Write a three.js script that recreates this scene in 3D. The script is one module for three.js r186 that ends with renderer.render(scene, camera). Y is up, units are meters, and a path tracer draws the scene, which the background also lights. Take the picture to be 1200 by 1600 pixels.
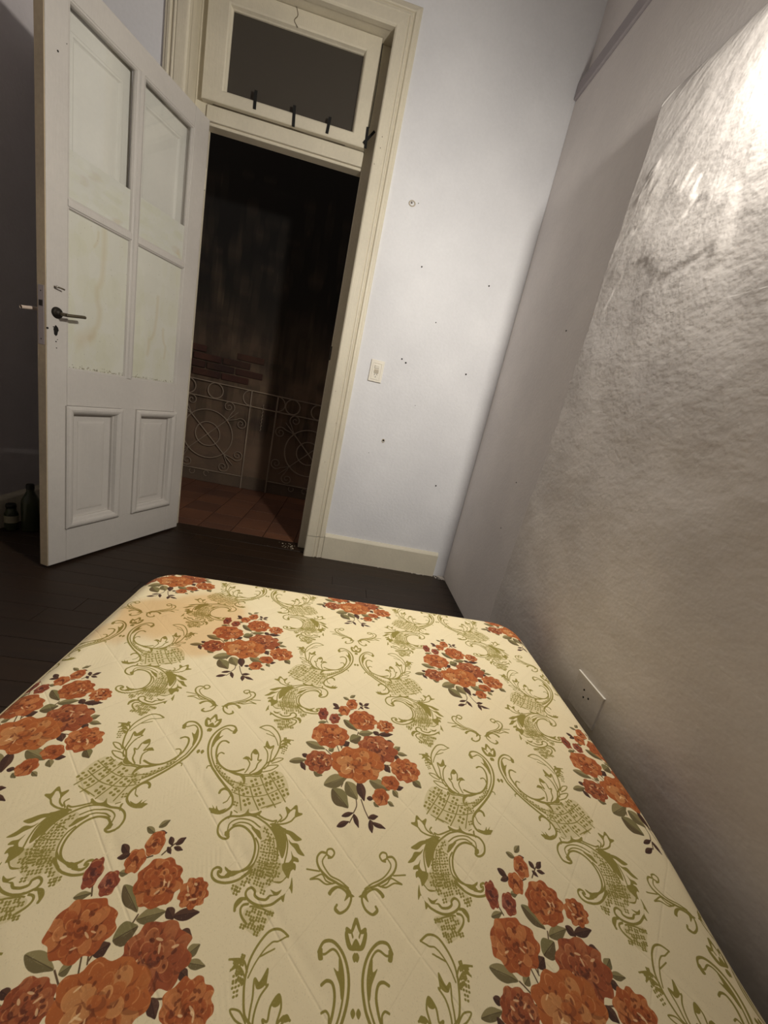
import * as THREE from 'three';
import { RoundedBoxGeometry } from 'three/addons/geometries/RoundedBoxGeometry.js';
import { mergeGeometries, toCreasedNormals } from 'three/addons/utils/BufferGeometryUtils.js';

// ---------------------------------------------------------------- camera, lamp light, exposure
const scene = new THREE.Scene();
scene.background = new THREE.Color(0.30, 0.245, 0.20);          // unseen night sky, brightened as added warm fill for the balcony wall
const camera = new THREE.PerspectiveCamera(2 * Math.atan(800 / 609.2) * 180 / Math.PI, 0.75, 0.05, 60);
camera.position.set(0.5036, 0.973, 2.3104);
camera.quaternion.setFromRotationMatrix(new THREE.Matrix4().makeBasis(
  new THREE.Vector3(0.9740, 0.2120, 0.0799), new THREE.Vector3(-0.1829, 0.9438, -0.2755), new THREE.Vector3(-0.1338, 0.2537, 0.9580)));
scene.add(camera);
const renderer = new THREE.WebGLRenderer({ antialias: true });
renderer.setSize(1200, 1600);
renderer.toneMapping = THREE.LinearToneMapping;
renderer.toneMappingExposure = 1.0;
renderer.shadowMap.enabled = true;
renderer.shadowMap.type = THREE.PCFSoftShadowMap;
const BULB = new THREE.Vector3(1.165, 1.90, 1.70);                    // mouth of the small reflector lamp, just out of the picture
const AIM = new THREE.Vector3(-1.0, -0.82, -1.2).normalize();        // it points down across the room
const lampLight = new THREE.SpotLight(new THREE.Color(1.0, 0.945, 0.84), 9.1, 0, 1.47, 0.95);
lampLight.position.copy(BULB);
lampLight.target.position.copy(BULB).add(AIM);
lampLight.castShadow = true;
lampLight.shadow.radius = 2.0;
lampLight.shadow.mapSize.set(2048, 2048);
scene.add(lampLight, lampLight.target);

// ---------------------------------------------------------------- helpers
const used = new Map();
function numbered(name) {
  const n = used.get(name) ?? 0;
  used.set(name, n + 1);
  return n ? name + '_' + String(n).padStart(3, '0') : name;
}
const shade = (o) => { o.castShadow = true; o.receiveShadow = true; return o; };
function part(name, geometry, material, parent, label) {
  const m = shade(new THREE.Mesh(geometry, material));
  m.name = numbered(name);
  if (label) m.userData.label = label;
  (parent ?? scene).add(m);
  return m;
}
function tag(o, label, category, group, kind) {
  o.userData.label = label;
  if (category) o.userData.category = category;
  if (group) o.userData.group = group;
  if (kind) o.userData.kind = kind;
  return o;
}
function base(name, [x, y, z] = [0, 0, 0], parent) {
  const g = new THREE.Group();
  g.name = numbered(name);
  g.position.set(x, y, z);
  (parent ?? scene).add(g);
  return g;
}
function struct(name, label, geometry, material) {
  const o = geometry ? part(name, geometry, material) : base(name);
  o.userData.kind = 'structure';
  if (label) o.userData.label = label;
  return o;
}
const sm = (a, b, x) => { const t = Math.min(1, Math.max(0, (x - a) / (b - a))); return t * t * (3 - 2 * t); };
const mix = (a, b, t) => a + (b - a) * t;
function rng(seed) { let s = seed >>> 0; return () => { s = (s * 1664525 + 1013904223) >>> 0; return s / 4294967296; }; }
const hash = (x, y, s) => { let h = Math.imul(x, 374761393) + Math.imul(y, 668265263) + Math.imul(s, 1442695041); h = Math.imul(h ^ (h >>> 13), 1274126177); return ((h ^ (h >>> 16)) >>> 0) / 4294967296; };
function noise(x, y, s = 0, period = 0) {
  const xi = Math.floor(x), yi = Math.floor(y), fx = x - xi, fy = y - yi;
  const w = (v) => (period ? ((v % period) + period) % period : v);
  const u = fx * fx * (3 - 2 * fx), v = fy * fy * (3 - 2 * fy);
  return mix(mix(hash(w(xi), w(yi), s), hash(w(xi + 1), w(yi), s), u), mix(hash(w(xi), w(yi + 1), s), hash(w(xi + 1), w(yi + 1), s), u), v);
}
function fbm(x, y, s = 0, oct = 4, period = 0) {
  let a = 0.5, f = 1, t = 0, n = 0;
  for (let i = 0; i < oct; i++) { t += a * noise(x * f, y * f, s + i * 17, period * f); n += a; a *= 0.5; f *= 2; }
  return t / n;
}
function box(w, h, d, x, y, z, r = 0.002) {
  const g = r ? new RoundedBoxGeometry(w, h, d, 1, Math.min(r, w * 0.45, h * 0.45, d * 0.45)) : new THREE.BoxGeometry(w, h, d);
  g.translate(x, y, z);
  return g;
}
const box2 = (x0, x1, y0, y1, z0, z1, r) => box(x1 - x0, y1 - y0, z1 - z0, (x0 + x1) / 2, (y0 + y1) / 2, (z0 + z1) / 2, r);
const V = (x, y, z) => new THREE.Vector3(x, y, z);
function tube(points, r, seg = 24, rad = 6, closed = false) {
  return new THREE.TubeGeometry(new THREE.CatmullRomCurve3(points, closed), seg, r, rad, closed);
}
function rod(a, b, r, rad = 8) { return new THREE.TubeGeometry(new THREE.LineCurve3(a, b), 1, r, rad); }
// Metric planar uv from the dominant normal of each triangle, so that every surface carries its texture at real size.
function metric(g, k = 1) {
  const h = g.index ? g.toNonIndexed() : g, p = h.attributes.position, n = h.attributes.normal, uv = new Float32Array(p.count * 2);
  for (let i = 0; i < p.count; i++) {
    const ax = Math.abs(n.getX(i)), ay = Math.abs(n.getY(i)), az = Math.abs(n.getZ(i));
    const [u, v] = ay > ax && ay > az ? [p.getX(i), p.getZ(i)] : ax > az ? [p.getZ(i), p.getY(i)] : [p.getX(i), p.getY(i)];
    uv[2 * i] = u * k; uv[2 * i + 1] = v * k;
  }
  h.setAttribute('uv', new THREE.BufferAttribute(uv, 2));
  return h;
}
// A moulding swept round a rectangle: profile of [inset, height]; sides picks bottom, right, top, left. Each side is mitred.
function moulding(x0, y0, x1, y1, profile, sides = 'brtl', openBottom = false) {
  const pos = [];
  const ring = (e) => [[x0 + e, openBottom ? y0 : y0 + e], [x1 - e, openBottom ? y0 : y0 + e], [x1 - e, y1 - e], [x0 + e, y1 - e]];
  const order = { b: [0, 1], r: [1, 2], t: [2, 3], l: [3, 0] };
  for (let i = 0; i + 1 < profile.length; i++) {
    const A = ring(profile[i][0]), B = ring(profile[i + 1][0]), za = profile[i][1], zb = profile[i + 1][1];
    for (const s of sides) {
      const [a, b] = order[s];
      const q = [[...A[a], za], [...A[b], za], [...B[b], zb], [...B[a], zb]];
      for (const k of [0, 1, 2, 0, 2, 3]) pos.push(...q[k]);
    }
  }
  const g = new THREE.BufferGeometry();
  g.setAttribute('position', new THREE.Float32BufferAttribute(pos, 3));
  g.computeVertexNormals();
  return metric(g);
}
function dataMap(size, fn, srgb = true, repeat = 1) {
  const data = new Uint8Array(size * size * 4);
  for (let y = 0; y < size; y++) for (let x = 0; x < size; x++) {
    const c = fn(x / size, y / size), o = (y * size + x) * 4;
    for (let k = 0; k < 3; k++) data[o + k] = Math.max(0, Math.min(255, Array.isArray(c) ? c[k] : c));
    data[o + 3] = 255;
  }
  const t = new THREE.DataTexture(data, size, size);
  t.wrapS = t.wrapT = THREE.RepeatWrapping;
  t.magFilter = THREE.LinearFilter;
  if (srgb) t.colorSpace = THREE.SRGBColorSpace;
  t.repeat.set(repeat, repeat);
  t.needsUpdate = true;
  return t;
}
function canvasMap(w, h, draw) {
  const c = document.createElement('canvas');
  c.width = w; c.height = h;
  draw(c.getContext('2d'), w, h);
  const t = new THREE.CanvasTexture(c);
  t.colorSpace = THREE.SRGBColorSpace;
  t.wrapS = t.wrapT = THREE.RepeatWrapping;
  t.magFilter = THREE.LinearFilter;
  return t;
}
const std = (o) => new THREE.MeshStandardMaterial({ roughness: 0.8, ...o });
const mottled = (rgb, amount, seed, size = 256, cells = 4) => dataMap(size, (u, v) => {
  const m = fbm(u * cells, v * cells, seed, 5, cells) - 0.5, q = noise(u * size / 2, v * size / 2, seed + 91, size / 2) - 0.5;
  return rgb.map((c, k) => c * (1 + amount * (m * 2 + q * 0.35)) + (k === 2 ? -m * amount * 30 : 0));
});
// ---------------------------------------------------------------- materials
const fineBump = dataMap(256, (u, v) => 255 * fbm(u * 24, v * 24, 5, 4, 24), false, 4);
const brushBump = dataMap(256, (u, v) => 255 * (0.6 * fbm(u * 60, v * 6, 8, 3, 6) + 0.4 * fbm(u * 20, v * 20, 9, 3, 20)), false, 5);
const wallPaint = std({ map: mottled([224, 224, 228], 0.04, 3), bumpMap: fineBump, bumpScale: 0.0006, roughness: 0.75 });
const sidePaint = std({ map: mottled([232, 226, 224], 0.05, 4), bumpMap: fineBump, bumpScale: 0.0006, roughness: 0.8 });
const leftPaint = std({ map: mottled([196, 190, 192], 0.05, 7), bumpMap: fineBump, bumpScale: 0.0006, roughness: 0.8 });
const roughPaint = std({ map: mottled([222, 216, 213], 0.07, 6, 512, 6), bumpMap: dataMap(512, (u, v) => 255 * (0.55 * fbm(u * 30 + 3 * v, v * 60, 12, 4, 0) + 0.45 * fbm(u * 90, v * 90, 14, 3, 90)), false, 1.5), bumpScale: 0.0006, roughness: 0.75 });
const ceilPaint = std({ color: 0xf0eef0, roughness: 0.9 });
const creamPaint = std({ map: mottled([213, 205, 186], 0.06, 21), bumpMap: brushBump, bumpScale: 0.0008, roughness: 0.5 });
const creamShade = creamPaint;
const doorPaint = std({ map: mottled([190, 185, 180], 0.05, 22), bumpMap: brushBump, bumpScale: 0.0008, roughness: 0.48 });
const edgePaint = std({ map: mottled([168, 152, 128], 0.16, 24), roughness: 0.7 });
const darkIron = std({ color: 0x2b2620, roughness: 0.55, metalness: 0.6 });
const wornBrass = std({ color: 0x6a6252, roughness: 0.42, metalness: 0.8 });
const paleMetal = std({ color: 0x9d9494, roughness: 0.5, metalness: 0.3 });
const nickel = std({ color: 0xd8d4cc, roughness: 0.25, metalness: 1 });
const black = std({ color: 0x0d0c0b, roughness: 0.85 });
const hole = std({ color: 0x14110e, roughness: 1 });
const whitePlastic = std({ color: 0xe6e0d4, roughness: 0.4 });
const agedPlastic = std({ color: 0xb5ab9a, roughness: 0.55 });
const woodMaps = [0, 1, 2].map((k) => dataMap(256, (u, v) => {
  const g = fbm(u * 3, v * 40, 30 + k, 4, 0), d = 0.8 + 0.4 * g;
  return [38 * d + k * 2, 25 * d + k * 1.2, 15 * d];
}));
const planks = woodMaps.map((m) => std({ map: m, roughness: 0.5, bumpMap: m, bumpScale: 0.0006 }));
const tileMats = [0, 1, 2].map((k) => std({ map: mottled([86 + 6 * k, 56 + 4 * k, 42 + 2 * k], 0.16, 40 + k), roughness: 0.6 }));
const grout = std({ color: 0x6b5446, roughness: 0.95 });
const ironPaint = std({ map: mottled([132, 118, 103], 0.18, 50), roughness: 0.6 });
const SCROLL = [
'p0:-167.1 54.5 -146.3 49.3 -119 41.6 -101.9 69.9 -117.7 87.9 -140 94.9 -165.9 99 -177.1 82.6 -178.4 63.4',
'p0:-132.2 114.9 -119.9 112.2 -106.3 128.7 -103.7 141.5 -93.9 156.7 -104.5 163.7 -125.3 164.6 -131.5 160.7 -128.9 145.2 -128.2 131.2',
'p0:-130.5 153.5 -95.1 150.8 -85.5 156.2 -88.9 164.1 -103 170.3 -121.6 179.3 -133.2 169.8 -147.2 180.3 -150.4 175.1 -137.1 163.9',
'p0:-127.1 192.6 -100.5 192.5 -97.6 198.3 -105.8 208.5 -110.3 216.1 -127 209.1 -131.3 201.1',
'p0:-216.1 32.3 -201.7 48 -182.8 59.1 -167.1 63.2 -175.9 72.3 -189.3 62.8 -207.3 48.5',
's3.2:-202.1 -23.1 -207.2 -30.9 -218.3 -31.2 -229.8 -21.6 -236 -6.5 -235.7 10.1 -229.9 26.6 -220.1 41.4 -207.1 55 -192.4 67.7 -182.6 75.8 -177.4 83.4 -176.4 91.7 -181.4 97.9 -190.9 101.5 -199.7 100.8',
's2.2:-204.3 -21.7 -209.4 -21.5 -218.4 -25.4 -226 -19.2 -230.6 -6.1 -230.8 7.5 -227 22.6 -219.2 36.2 -208.4 48.6 -193 60.8 -182.8 66.9',
's3:-207.7 0.9 -213 -1.8 -219.1 0.3 -221.9 9.4 -220.1 21.8 -215.6 31.4 -206.9 40.4 -196.2 45.8 -184.3 46.3 -173.6 42.2',
's2.2:-209 20.5 -213.2 19.1 -216.6 22 -216.9 27',
'f0:-216.2 29.6 -210.6 38.7 -202.8 44.4 -192.2 48.4 -180.6 50.9 -173.2 55.1 -167.1 63.2 -167.5 56.1 -171.4 50 -181.4 48 -194.6 45.6 -205.7 40.3',
'f0:-225.1 -18.9 -224.9 -9 -219.8 -11.2 -224.1 -3.3 -226.7 1.9 -228.6 11.2 -230.8 7.5 -230.8 -5 -228.8 -14.4',
'f0:-204.7 96.5 -199.9 96.1 -201.9 92.2 -196.4 96.6 -196 92.7 -191.1 97.9 -182.1 95.5 -189.8 101.7 -198.6 101.8 -202.5 99.7',
'f0:-205.9 -26 -201.4 -23.9 -202.7 -17 -207.3 -17.3 -206.7 -21.4',
's3.6:-197.5 77.1 -196.4 73.7 -191.5 71.4 -185.2 73.8 -180.6 79.3',
's1.6:-188.4 89.4 -184.2 86.7 -182.3 80.9',
's1.8:-226.3 44.6 -225.5 41.6 -221 41.2 -216.6 44.1',
's2:-170 52.4 -160.2 51.1 -152.3 51.2 -145.8 48.4',
's2.4:-192.5 47.4 -180.6 50.9 -169.9 49.9 -157.7 48.1 -149.6 42.1 -142.5 29.9 -134.2 22.6 -129.9 9.5 -128.3 -3.1 -129.9 -15.9 -136.8 -28.6 -145.8 -37.8 -157.1 -39.8 -166.9 -34.9',
's1.6:-166.9 -34.9 -156.9 -30.4 -150.5 -29.5 -142.9 -23.2 -135.7 -13 -131.1 -2.8',
's1.6:-153.9 -24.4 -147.1 -21.5 -140 -18.6',
's2.2:-178.4 25.5 -172.1 23 -166.1 27.3 -168.4 16.9 -164.8 8.6 -158 16.3 -156.7 26 -151.8 25.4 -155.6 31.7 -157.1 40.2 -163.5 47.3',
's2:-173.1 25.5 -167.3 32.5 -168.2 41.3 -170.7 47',
'f0:-178.4 25.5 -175 21.4 -169.3 24.5 -171.1 27.1',
'f0:-166.8 14.8 -165.5 8.1 -158.9 14.8 -162 17.1',
's2:-149.8 -9 -150.2 1.7 -152.2 2.4 -146 10.4 -143 21.7 -143.8 31.9 -149.6 42.1',
's2:-149.7 -9 -143.5 0.9 -137.9 -1.9 -139 10.6 -138.7 21.2 -139.8 31.4 -143.9 38.9',
'f0:-150.3 -9.4 -149.9 1.7 -141.9 5.2 -137.6 -2.4 -142.7 0.8',
's2:-129 -6.9 -122.8 -15.1 -108.5 -15.2',
's2:-127.7 -3.2 -120.3 -10.2 -112.3 -7.7',
'f0:-122.8 -15.1 -108.5 -15.2 -114.5 -13.1 -111.3 -6.3 -117.7 -10.9',
's1.8:-136.2 27.4 -128.8 20.1 -119.4 19.1 -125.6 25.4 -134.6 29.1',
's1.8:-148.3 41.1 -138.6 33.5 -124.9 31.7 -133.2 39.6 -145.2 43.8',
'f0:-160.8 48.2 -153.9 44.2 -148.7 39.4 -146 42.6 -148.3 47.8 -154.1 50',
'f0:-147.5 47.8 -144.6 46.6 -142.8 52.3 -145.6 51.2',
's1.7:-174.3 67.7 -168.3 81.9 -162.3 96.5',
's1.7:-158.8 65.6 -150.3 80.5 -139.3 94.8',
's1.7:-147.7 50.3 -133.4 71.8 -117.4 89.3',
's1.7:-136.1 45 -121.2 63.1 -105 81.5',
's1.35:-190.5 61.4 -178.9 61.9 -157.7 66.5 -136.1 59.7 -114.6 47.7',
's1.35:-180.4 74.9 -165 78.8 -151.5 78.8 -132.7 74.7 -110.3 62.1',
's1.35:-171.4 97.4 -166.4 99.7',
's1.35:-136.2 92.1 -120.4 86',
's1.35:-111.2 82.5 -129.1 90.9',
's1.35:-135.7 46.6 -127.3 40.7',
's1:-216.9 32.4 -208.4 45.3 -194.2 57 -178.8 62.2 -163.3 62.9',
's2.8:-171 121.1 -173.5 121.9 -173.9 125 -169.6 126.3 -170.5 128.7 -175.5 129.3 -181.7 126.3 -185 121.4 -185.6 114.6 -181.3 108 -173.6 104.5 -162.4 103.7 -151.5 101.3 -141.8 99.6 -135.9 96.5',
'f0:-175.8 122 -172.1 120.6 -169.1 123.5 -169.9 127.7 -174.1 126.2',
's2.4:-150.1 101.2 -136.2 104.2 -124.7 110 -114.3 118.2 -107.1 128.8 -104 140.4 -103.7 148.3',
's1.8:-172.8 120.6 -173 113.2 -168 108.8 -160.2 106.5 -150 106.8 -140.7 109.5 -132.3 114.3',
's2.8:-171.3 119.9 -166 115.5 -156.5 114.4 -146.2 118.3 -138.3 125.6 -133.6 135.1 -132.9 145.4 -136 153.9 -142.3 159.6 -151.9 162.5 -159.4 160.9',
's1.8:-167.8 114.1 -160.4 110.8 -150.3 111 -140.8 114.8 -133.5 121.2 -128 126.4',
's2:-134.9 126.8 -129.7 133.7 -128.4 142.9 -130.3 151.4 -135.5 160.3 -141.9 165.9',
'f0:-143.6 115 -137.7 115.9 -131.2 119.2 -127.9 127.6 -132.4 125.5 -136.1 122',
'f0:-176.1 107.6 -173.4 104.2 -173 99.5 -175.4 98.4 -175.4 102.4',
'f0:-163.9 103.5 -156.3 99.7 -152.8 94 -150.8 98.6 -141.9 99.3 -136 96.2 -137.4 101 -149.6 102.8',
's2.2:-138.7 100.4 -127.5 104.3 -117.9 106.7 -112.6 105.5 -114.7 109.3 -119.6 110.3',
's2.2:-118.2 110.2 -103.1 108.8 -93.2 105 -88.2 99.6 -79.7 95.6 -85.5 94.2 -88.8 85.8 -95.7 92.2 -102.4 88.9 -99.1 96.9 -101.4 102.5 -107.2 106.5',
'f0:-88.1 100.2 -79.7 95.6 -85.6 93.9 -88.8 85.8 -92.2 90.2 -89.1 90.7 -89.1 95.6',
'f0:-102.4 88.9 -99.1 96.9 -96.5 94.7 -95.7 91.9',
's2:-109.4 98.3 -106.2 102.2 -110.7 107.5',
'f0:-119 109.6 -110.3 109.6 -102.4 113 -97.7 114.6 -100.1 117.3 -95.6 125.7 -94.4 136.4 -97.4 145.8 -105.4 133.5 -112.4 120.5',
'f0:-102 114.9 -90 116.6 -81.3 121.1 -75.3 125.1 -84 126.8 -92.9 120.8 -98.3 119',
'f0:-92.8 125.3 -88 128.9 -80 129.6 -75.5 135.3 -69.2 141.8 -77.3 140.3 -83.4 134.8 -89.8 130.2',
'f0:-87.1 137.7 -83.4 142.7 -77.5 144.7 -75.9 148.6 -82.5 148.4 -79.8 153.8 -84.2 158.4 -85.7 164.9 -91.1 160.9 -94.1 155.6 -88.4 149.8 -85.3 145.1',
's2:-98.6 119.1 -93.3 129.2 -92.3 139.8 -93.2 147.8 -93.9 156.7',
's1.4:-118.2 113.4 -107.9 121.5 -101 130.8',
's1.2:-126.7 113.9 -118.8 123.4 -115.1 134 -114.5 145.5 -117 155.6 -122.7 164.5',
's1.2:-127.2 130 -118 127 -108.5 125.2',
's1.2:-126 140.4 -114.9 141 -104.2 139.3',
's1.2:-127.5 150.7 -115 152.3 -103 151.7',
's1.2:-113 124.3 -109.6 133.7 -107.8 145.2 -108.6 157.4',
's2.4:-130.8 152.6 -137 157.9 -145 160.8 -153.9 161.6',
'f0:-164 157.1 -157.1 160.6 -152.8 161.8 -144.9 161 -150.6 165 -156.5 166.4 -162 165.4 -160 162.6 -163.1 160',
's2.8:-131.5 158.4 -137.2 163.6 -146.5 169.3 -157.6 172 -167.8 171.5 -174.4 168.7 -177.5 164.4 -176.9 159.9 -172.4 158 -168.1 159.7 -167.6 162.5 -170.6 161.7 -169.9 164.8 -165.4 167.1 -157.1 166.2',
'f0:-95.1 150.8 -80.6 150 -78.8 156.9 -84.7 154.2 -89.3 155.4 -93.7 158.1',
'f0:-84.6 155.2 -84.7 161 -88.7 165 -95.5 170 -104.6 168.5 -94.2 167.6 -89.1 163.1 -87 158.2',
'f0:-81.8 163.8 -79.4 171.2 -79.1 178.5 -83 174.1 -86.8 178.8 -87.7 186.4 -91.3 182.6 -86.4 177.9 -82.8 171.8',
's2.8:-90.2 182.1 -100.3 188.2 -111.5 190.7 -121.9 189.1 -130 185.1 -133.1 180.6 -131.5 176.7 -127.2 175.3 -122.9 178 -122.3 181.8 -117.1 184.6 -109.5 185 -106.1 182.7',
'f0:-105.3 175.9 -98 177.9 -92 175.6 -95.2 180.5 -102.8 181.7 -109.2 184.1 -105.5 180.4 -100.9 180.3',
's3.2:-141.3 195.6 -141.9 190.1 -138.1 185.7 -131.8 185.2',
'f0:-142.1 195.6 -142.4 190.6 -139.4 187.9 -134.3 186.4 -138.5 191.3',
's2.6:-127.9 189.6 -133.1 190.7 -135.1 194.6 -132.3 200.3 -126.8 205',
's1.8:-125.1 191.7 -121.8 191.5 -109.2 193.6 -98.6 196.7',
's2.4:38.1 142.3 33.5 141.3 30.6 136.7 34.2 132.7 39.8 133.7 40.2 138.7 35.3 141.4',
's2.8:41.8 137.3 48.2 137 52.5 141.8 51.8 148.3 47 154.9 37.5 161.1 23.7 167.1 13 170.9 7.8 175.5 6.9 182 11.2 189.6 19.6 193.8 25.9 190.8 24 186.7',
's1.8:41.7 139.6 45.4 145 43.5 150.7 34.2 159.2 20.8 164.6 10.4 170.7',
'f0:8 176.1 14.5 171.9 23.4 169 30.7 170.9 35.6 176.1 32.6 178.6 29.8 175.2 23.6 171.6 17.1 173.3 13 176.9 15.1 182.8 10.8 180.3',
's1.8:48.4 156.2 55.9 155.6 64.4 154.9',
's1.8:30.6 167.4 39.2 164.2 44.6 159 52.3 161.6 58.9 164.5 49 163.7 38.2 167.9 27.9 166.6',
'f0:2.6 178.4 7.2 175.5 13 172.6 9.3 178.7',
'f0:19.8 192.6 25.7 187.7 23.6 186.2 26.9 188.2 26.3 191.9 21.2 194.2 15.7 193.4',
's2.8:-0.8 198.4 1.8 203.3 5.5 209.3 11.5 209.4 10.6 217.1 7.3 222.5 -0.1 223 -5.8 221 -9.3 214.3 -11.2 206.6 -5.5 208.6 -2.9 202.9 -0.8 198.4',
'f0:0.2 214.8 3.8 218.7 4.5 222.9 -2.7 222.8 -2.1 218.4',
's1.6:-5.5 208.6 -3.6 213.2',
's1.6:5.5 209.3 3.8 213.9',
'f0:1.2 225.7 3.9 229.3 1.6 233.4 -1.6 229.4',
'f0:2.7 266.2 5.5 269.3 3.1 273.2 0.4 269.7',
'd2.2:-121.7 48.9 -127 51.5 -130.2 45.9 -124.9 43.2 -112.1 59 -117.3 61.6 -120.5 56.1 -115.2 53.6 -103.3 71 -108.5 73.4 -111.5 68.2 -106.3 65.8 -131.1 56.3 -136.2 58.8 -139.4 53.4 -134.4 50.7 -127.6 65.4 -132.6 67.8 -135.8 62.6 -130.8 60.1 -116.4 77.7 -121.4 80 -124.4 75 -119.4 72.6 -149.9 61.1 -154.8 63.6 -158.2 58.3 -153.2 55.7 -142.4 73 -147.3 75.4 -150.5 70.3 -145.7 67.9 -134.8 85.9 -139.6 88.1 -142.8 83.3 -138 81 -159.6 74.1 -164.4 76.5 -167.7 71.4 -163 69 -153.8 87.4 -158.6 89.6 -161.8 84.8 -157 82.5',
'd1.5:-177.6 73.3 -181.3 72.3 -181 68.9 -177.3 69.9 -170.1 91.2 -173.6 90.4 -173.3 87.2 -169.8 88.1 -169.1 65.8 -172.8 64.8 -172.5 61.3 -168.8 62.2 -206.9 47.7 -210.7 46.7 -210.7 42.9 -206.8 44 -198.3 55.1 -202.1 54.1 -202 50.4 -198.2 51.4 -190.7 59.9 -194.4 59 -194.3 55.4 -190.5 56.3 -182.4 64.6 -186.1 63.7 -185.9 60.1 -182.1 61.1 -210.5 41.4 -214.4 40.4 -214.4 36.5 -210.5 37.5 -171.6 72.8 -175.3 71.8 -175.1 68.4 -171.4 69.4',
'd1.3:-123.4 2.8 -126.3 1.9 -125.8 -1.5 -122.9 -0.6 -117.5 4.6 -120.4 3.7 -120 0.3 -117.1 1.2 -120.3 10.6 -123.2 9.7 -122.7 6.5 -119.9 7.3 -116.9 -0.1 -119.8 -1 -119.3 -4.4 -116.4 -3.5 -127.7 236.9 -129.9 236.3 -129.6 234.8 -127.4 235.3 -123.7 240.4 -125.9 239.9 -125.6 238.3 -123.4 238.8 -120.6 237.4 -122.8 236.9 -122.5 235.4 -120.2 235.9 -123.7 243.9 -125.9 243.4 -125.6 241.9 -123.4 242.4 -119.8 243.9 -122 243.4 -121.6 241.8 -119.4 242.3 -117.1 250.1 -119.3 249.6 -119 248.1 -116.8 248.6 -120.6 248.1 -122.8 247.6 -122.5 246.1 -120.3 246.6 -120.9 232.3 -123.2 231.8 -122.9 230.2 -120.6 230.8',
'd1.35:-122.8 119.6 -126.6 118.7 -126.1 115.5 -122.2 116.4 -116.7 124.8 -120.5 123.9 -119.9 120.7 -116.1 121.6 -118.7 131.5 -122.4 130.6 -121.8 127.6 -118.1 128.5 -112.2 132.3 -116 131.5 -115.3 128.4 -111.6 129.3 -114.4 138.3 -118 137.5 -117.4 134.5 -113.7 135.3 -107.3 139.1 -111 138.2 -110.3 135.2 -106.6 136.1 -122.1 137.6 -125.8 136.7 -125.2 133.7 -121.5 134.6 -118.5 144.3 -122.1 143.4 -121.6 140.5 -117.9 141.4 -110.8 145 -114.5 144.2 -113.8 141.3 -110.2 142.1 -103.1 145.8 -106.8 144.9 -106.2 142 -102.5 142.8 -121.2 150.1 -124.8 149.2 -124.3 146.4 -120.7 147.2 -114.2 151.4 -117.7 150.5 -117.1 147.7 -113.5 148.5 -106.7 151.5 -110.3 150.7 -109.7 147.8 -106.1 148.7 -120.9 156.6 -124.5 155.8 -124 153 -120.5 153.8 -114.1 157.4 -117.7 156.6 -117.1 153.8 -113.5 154.6 -106.6 158.1 -110.2 157.3 -109.6 154.5 -106.1 155.3 -100 154.5 -103.6 153.7 -102.9 150.9 -99.3 151.7 -125.1 161.1 -128.6 160.3 -128.1 157.6 -124.6 158.4 -117.4 162.9 -121 162.1 -120.5 159.4 -117 160.2 -110 163.6 -113.5 162.8 -113 160.1 -109.5 160.9 -102.2 163.8 -105.7 163 -105 160.2 -101.5 161.1 -129.2 165.6 -132.7 164.7 -132.2 162.1 -128.7 162.9',
'd1.45:-146.4 177.5 -149.8 176.8 -149.5 174.2 -146 175 -141 179.1 -144.3 178.3 -143.9 175.8 -140.5 176.6 -143.5 181.9 -146.8 181.1 -146.4 178.6 -143.1 179.4 -136.9 173.5 -140.3 172.8 -139.8 170.2 -136.4 171 -132 170.6 -135.4 169.8 -135 167.2 -131.5 168 -131.6 163.1 -135.1 162.3 -134.7 159.6 -131.2 160.4 -125 161.9 -128.4 161 -127.9 158.4 -124.4 159.2 -121.5 166.4 -124.9 165.6 -124.4 163 -120.9 163.8 -114.8 165.2 -118.3 164.4 -117.7 161.7 -114.2 162.5 -108.1 163.9 -111.5 163.1 -110.9 160.4 -107.4 161.2 -122.4 172 -125.8 171.2 -125.3 168.6 -121.9 169.4 -115.2 173.5 -118.6 172.7 -118 170.1 -114.6 170.9 -107.6 171.4 -111 170.6 -110.4 168 -106.9 168.8 -118.5 159.6 -121.9 158.8 -121.4 156.1 -117.9 156.9 -111.9 157.4 -115.4 156.6 -114.8 153.8 -111.3 154.7 -102.1 158.9 -105.6 158 -104.9 155.3 -101.4 156.1 -98.7 163.5 -102.2 162.7 -101.5 160 -98 160.8 -104.9 167.5 -108.4 166.7 -107.7 164.1 -104.3 164.9 -112.6 179.7 -115.9 179 -115.4 176.4 -112 177.2',
'd1.4:-124.4 199.1 -127.6 198.4 -127.1 196.1 -124 196.8 -118.6 196.4 -121.7 195.6 -121.2 193.4 -118.1 194.1 -111.5 198.6 -114.5 197.9 -114 195.7 -110.9 196.4 -104 197.5 -107.1 196.8 -106.5 194.6 -103.4 195.3 -98.4 198.2 -101.5 197.5 -100.9 195.2 -97.8 195.9 -119.1 203 -122.1 202.3 -121.6 200.1 -118.6 200.8 -112.5 203.6 -115.5 202.9 -115 200.7 -111.9 201.4 -105.8 204.2 -108.9 203.5 -108.3 201.3 -105.3 202 -122.9 208.8 -125.9 208.1 -125.5 206 -122.5 206.7 -116.2 210.2 -119.2 209.5 -118.7 207.4 -115.7 208.1 -109.7 210.8 -112.7 210.1 -112.1 208 -109.1 208.7 -106.6 209.9 -109.7 209.3 -109.1 207.1 -106.1 207.8 -127.9 209.8 -131 209.1 -130.6 206.9 -127.6 207.6 -111.8 214.9 -114.8 214.2 -114.3 212.1 -111.3 212.7 -118.2 206.3 -121.3 205.6 -120.8 203.4 -117.7 204.1'
];
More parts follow.
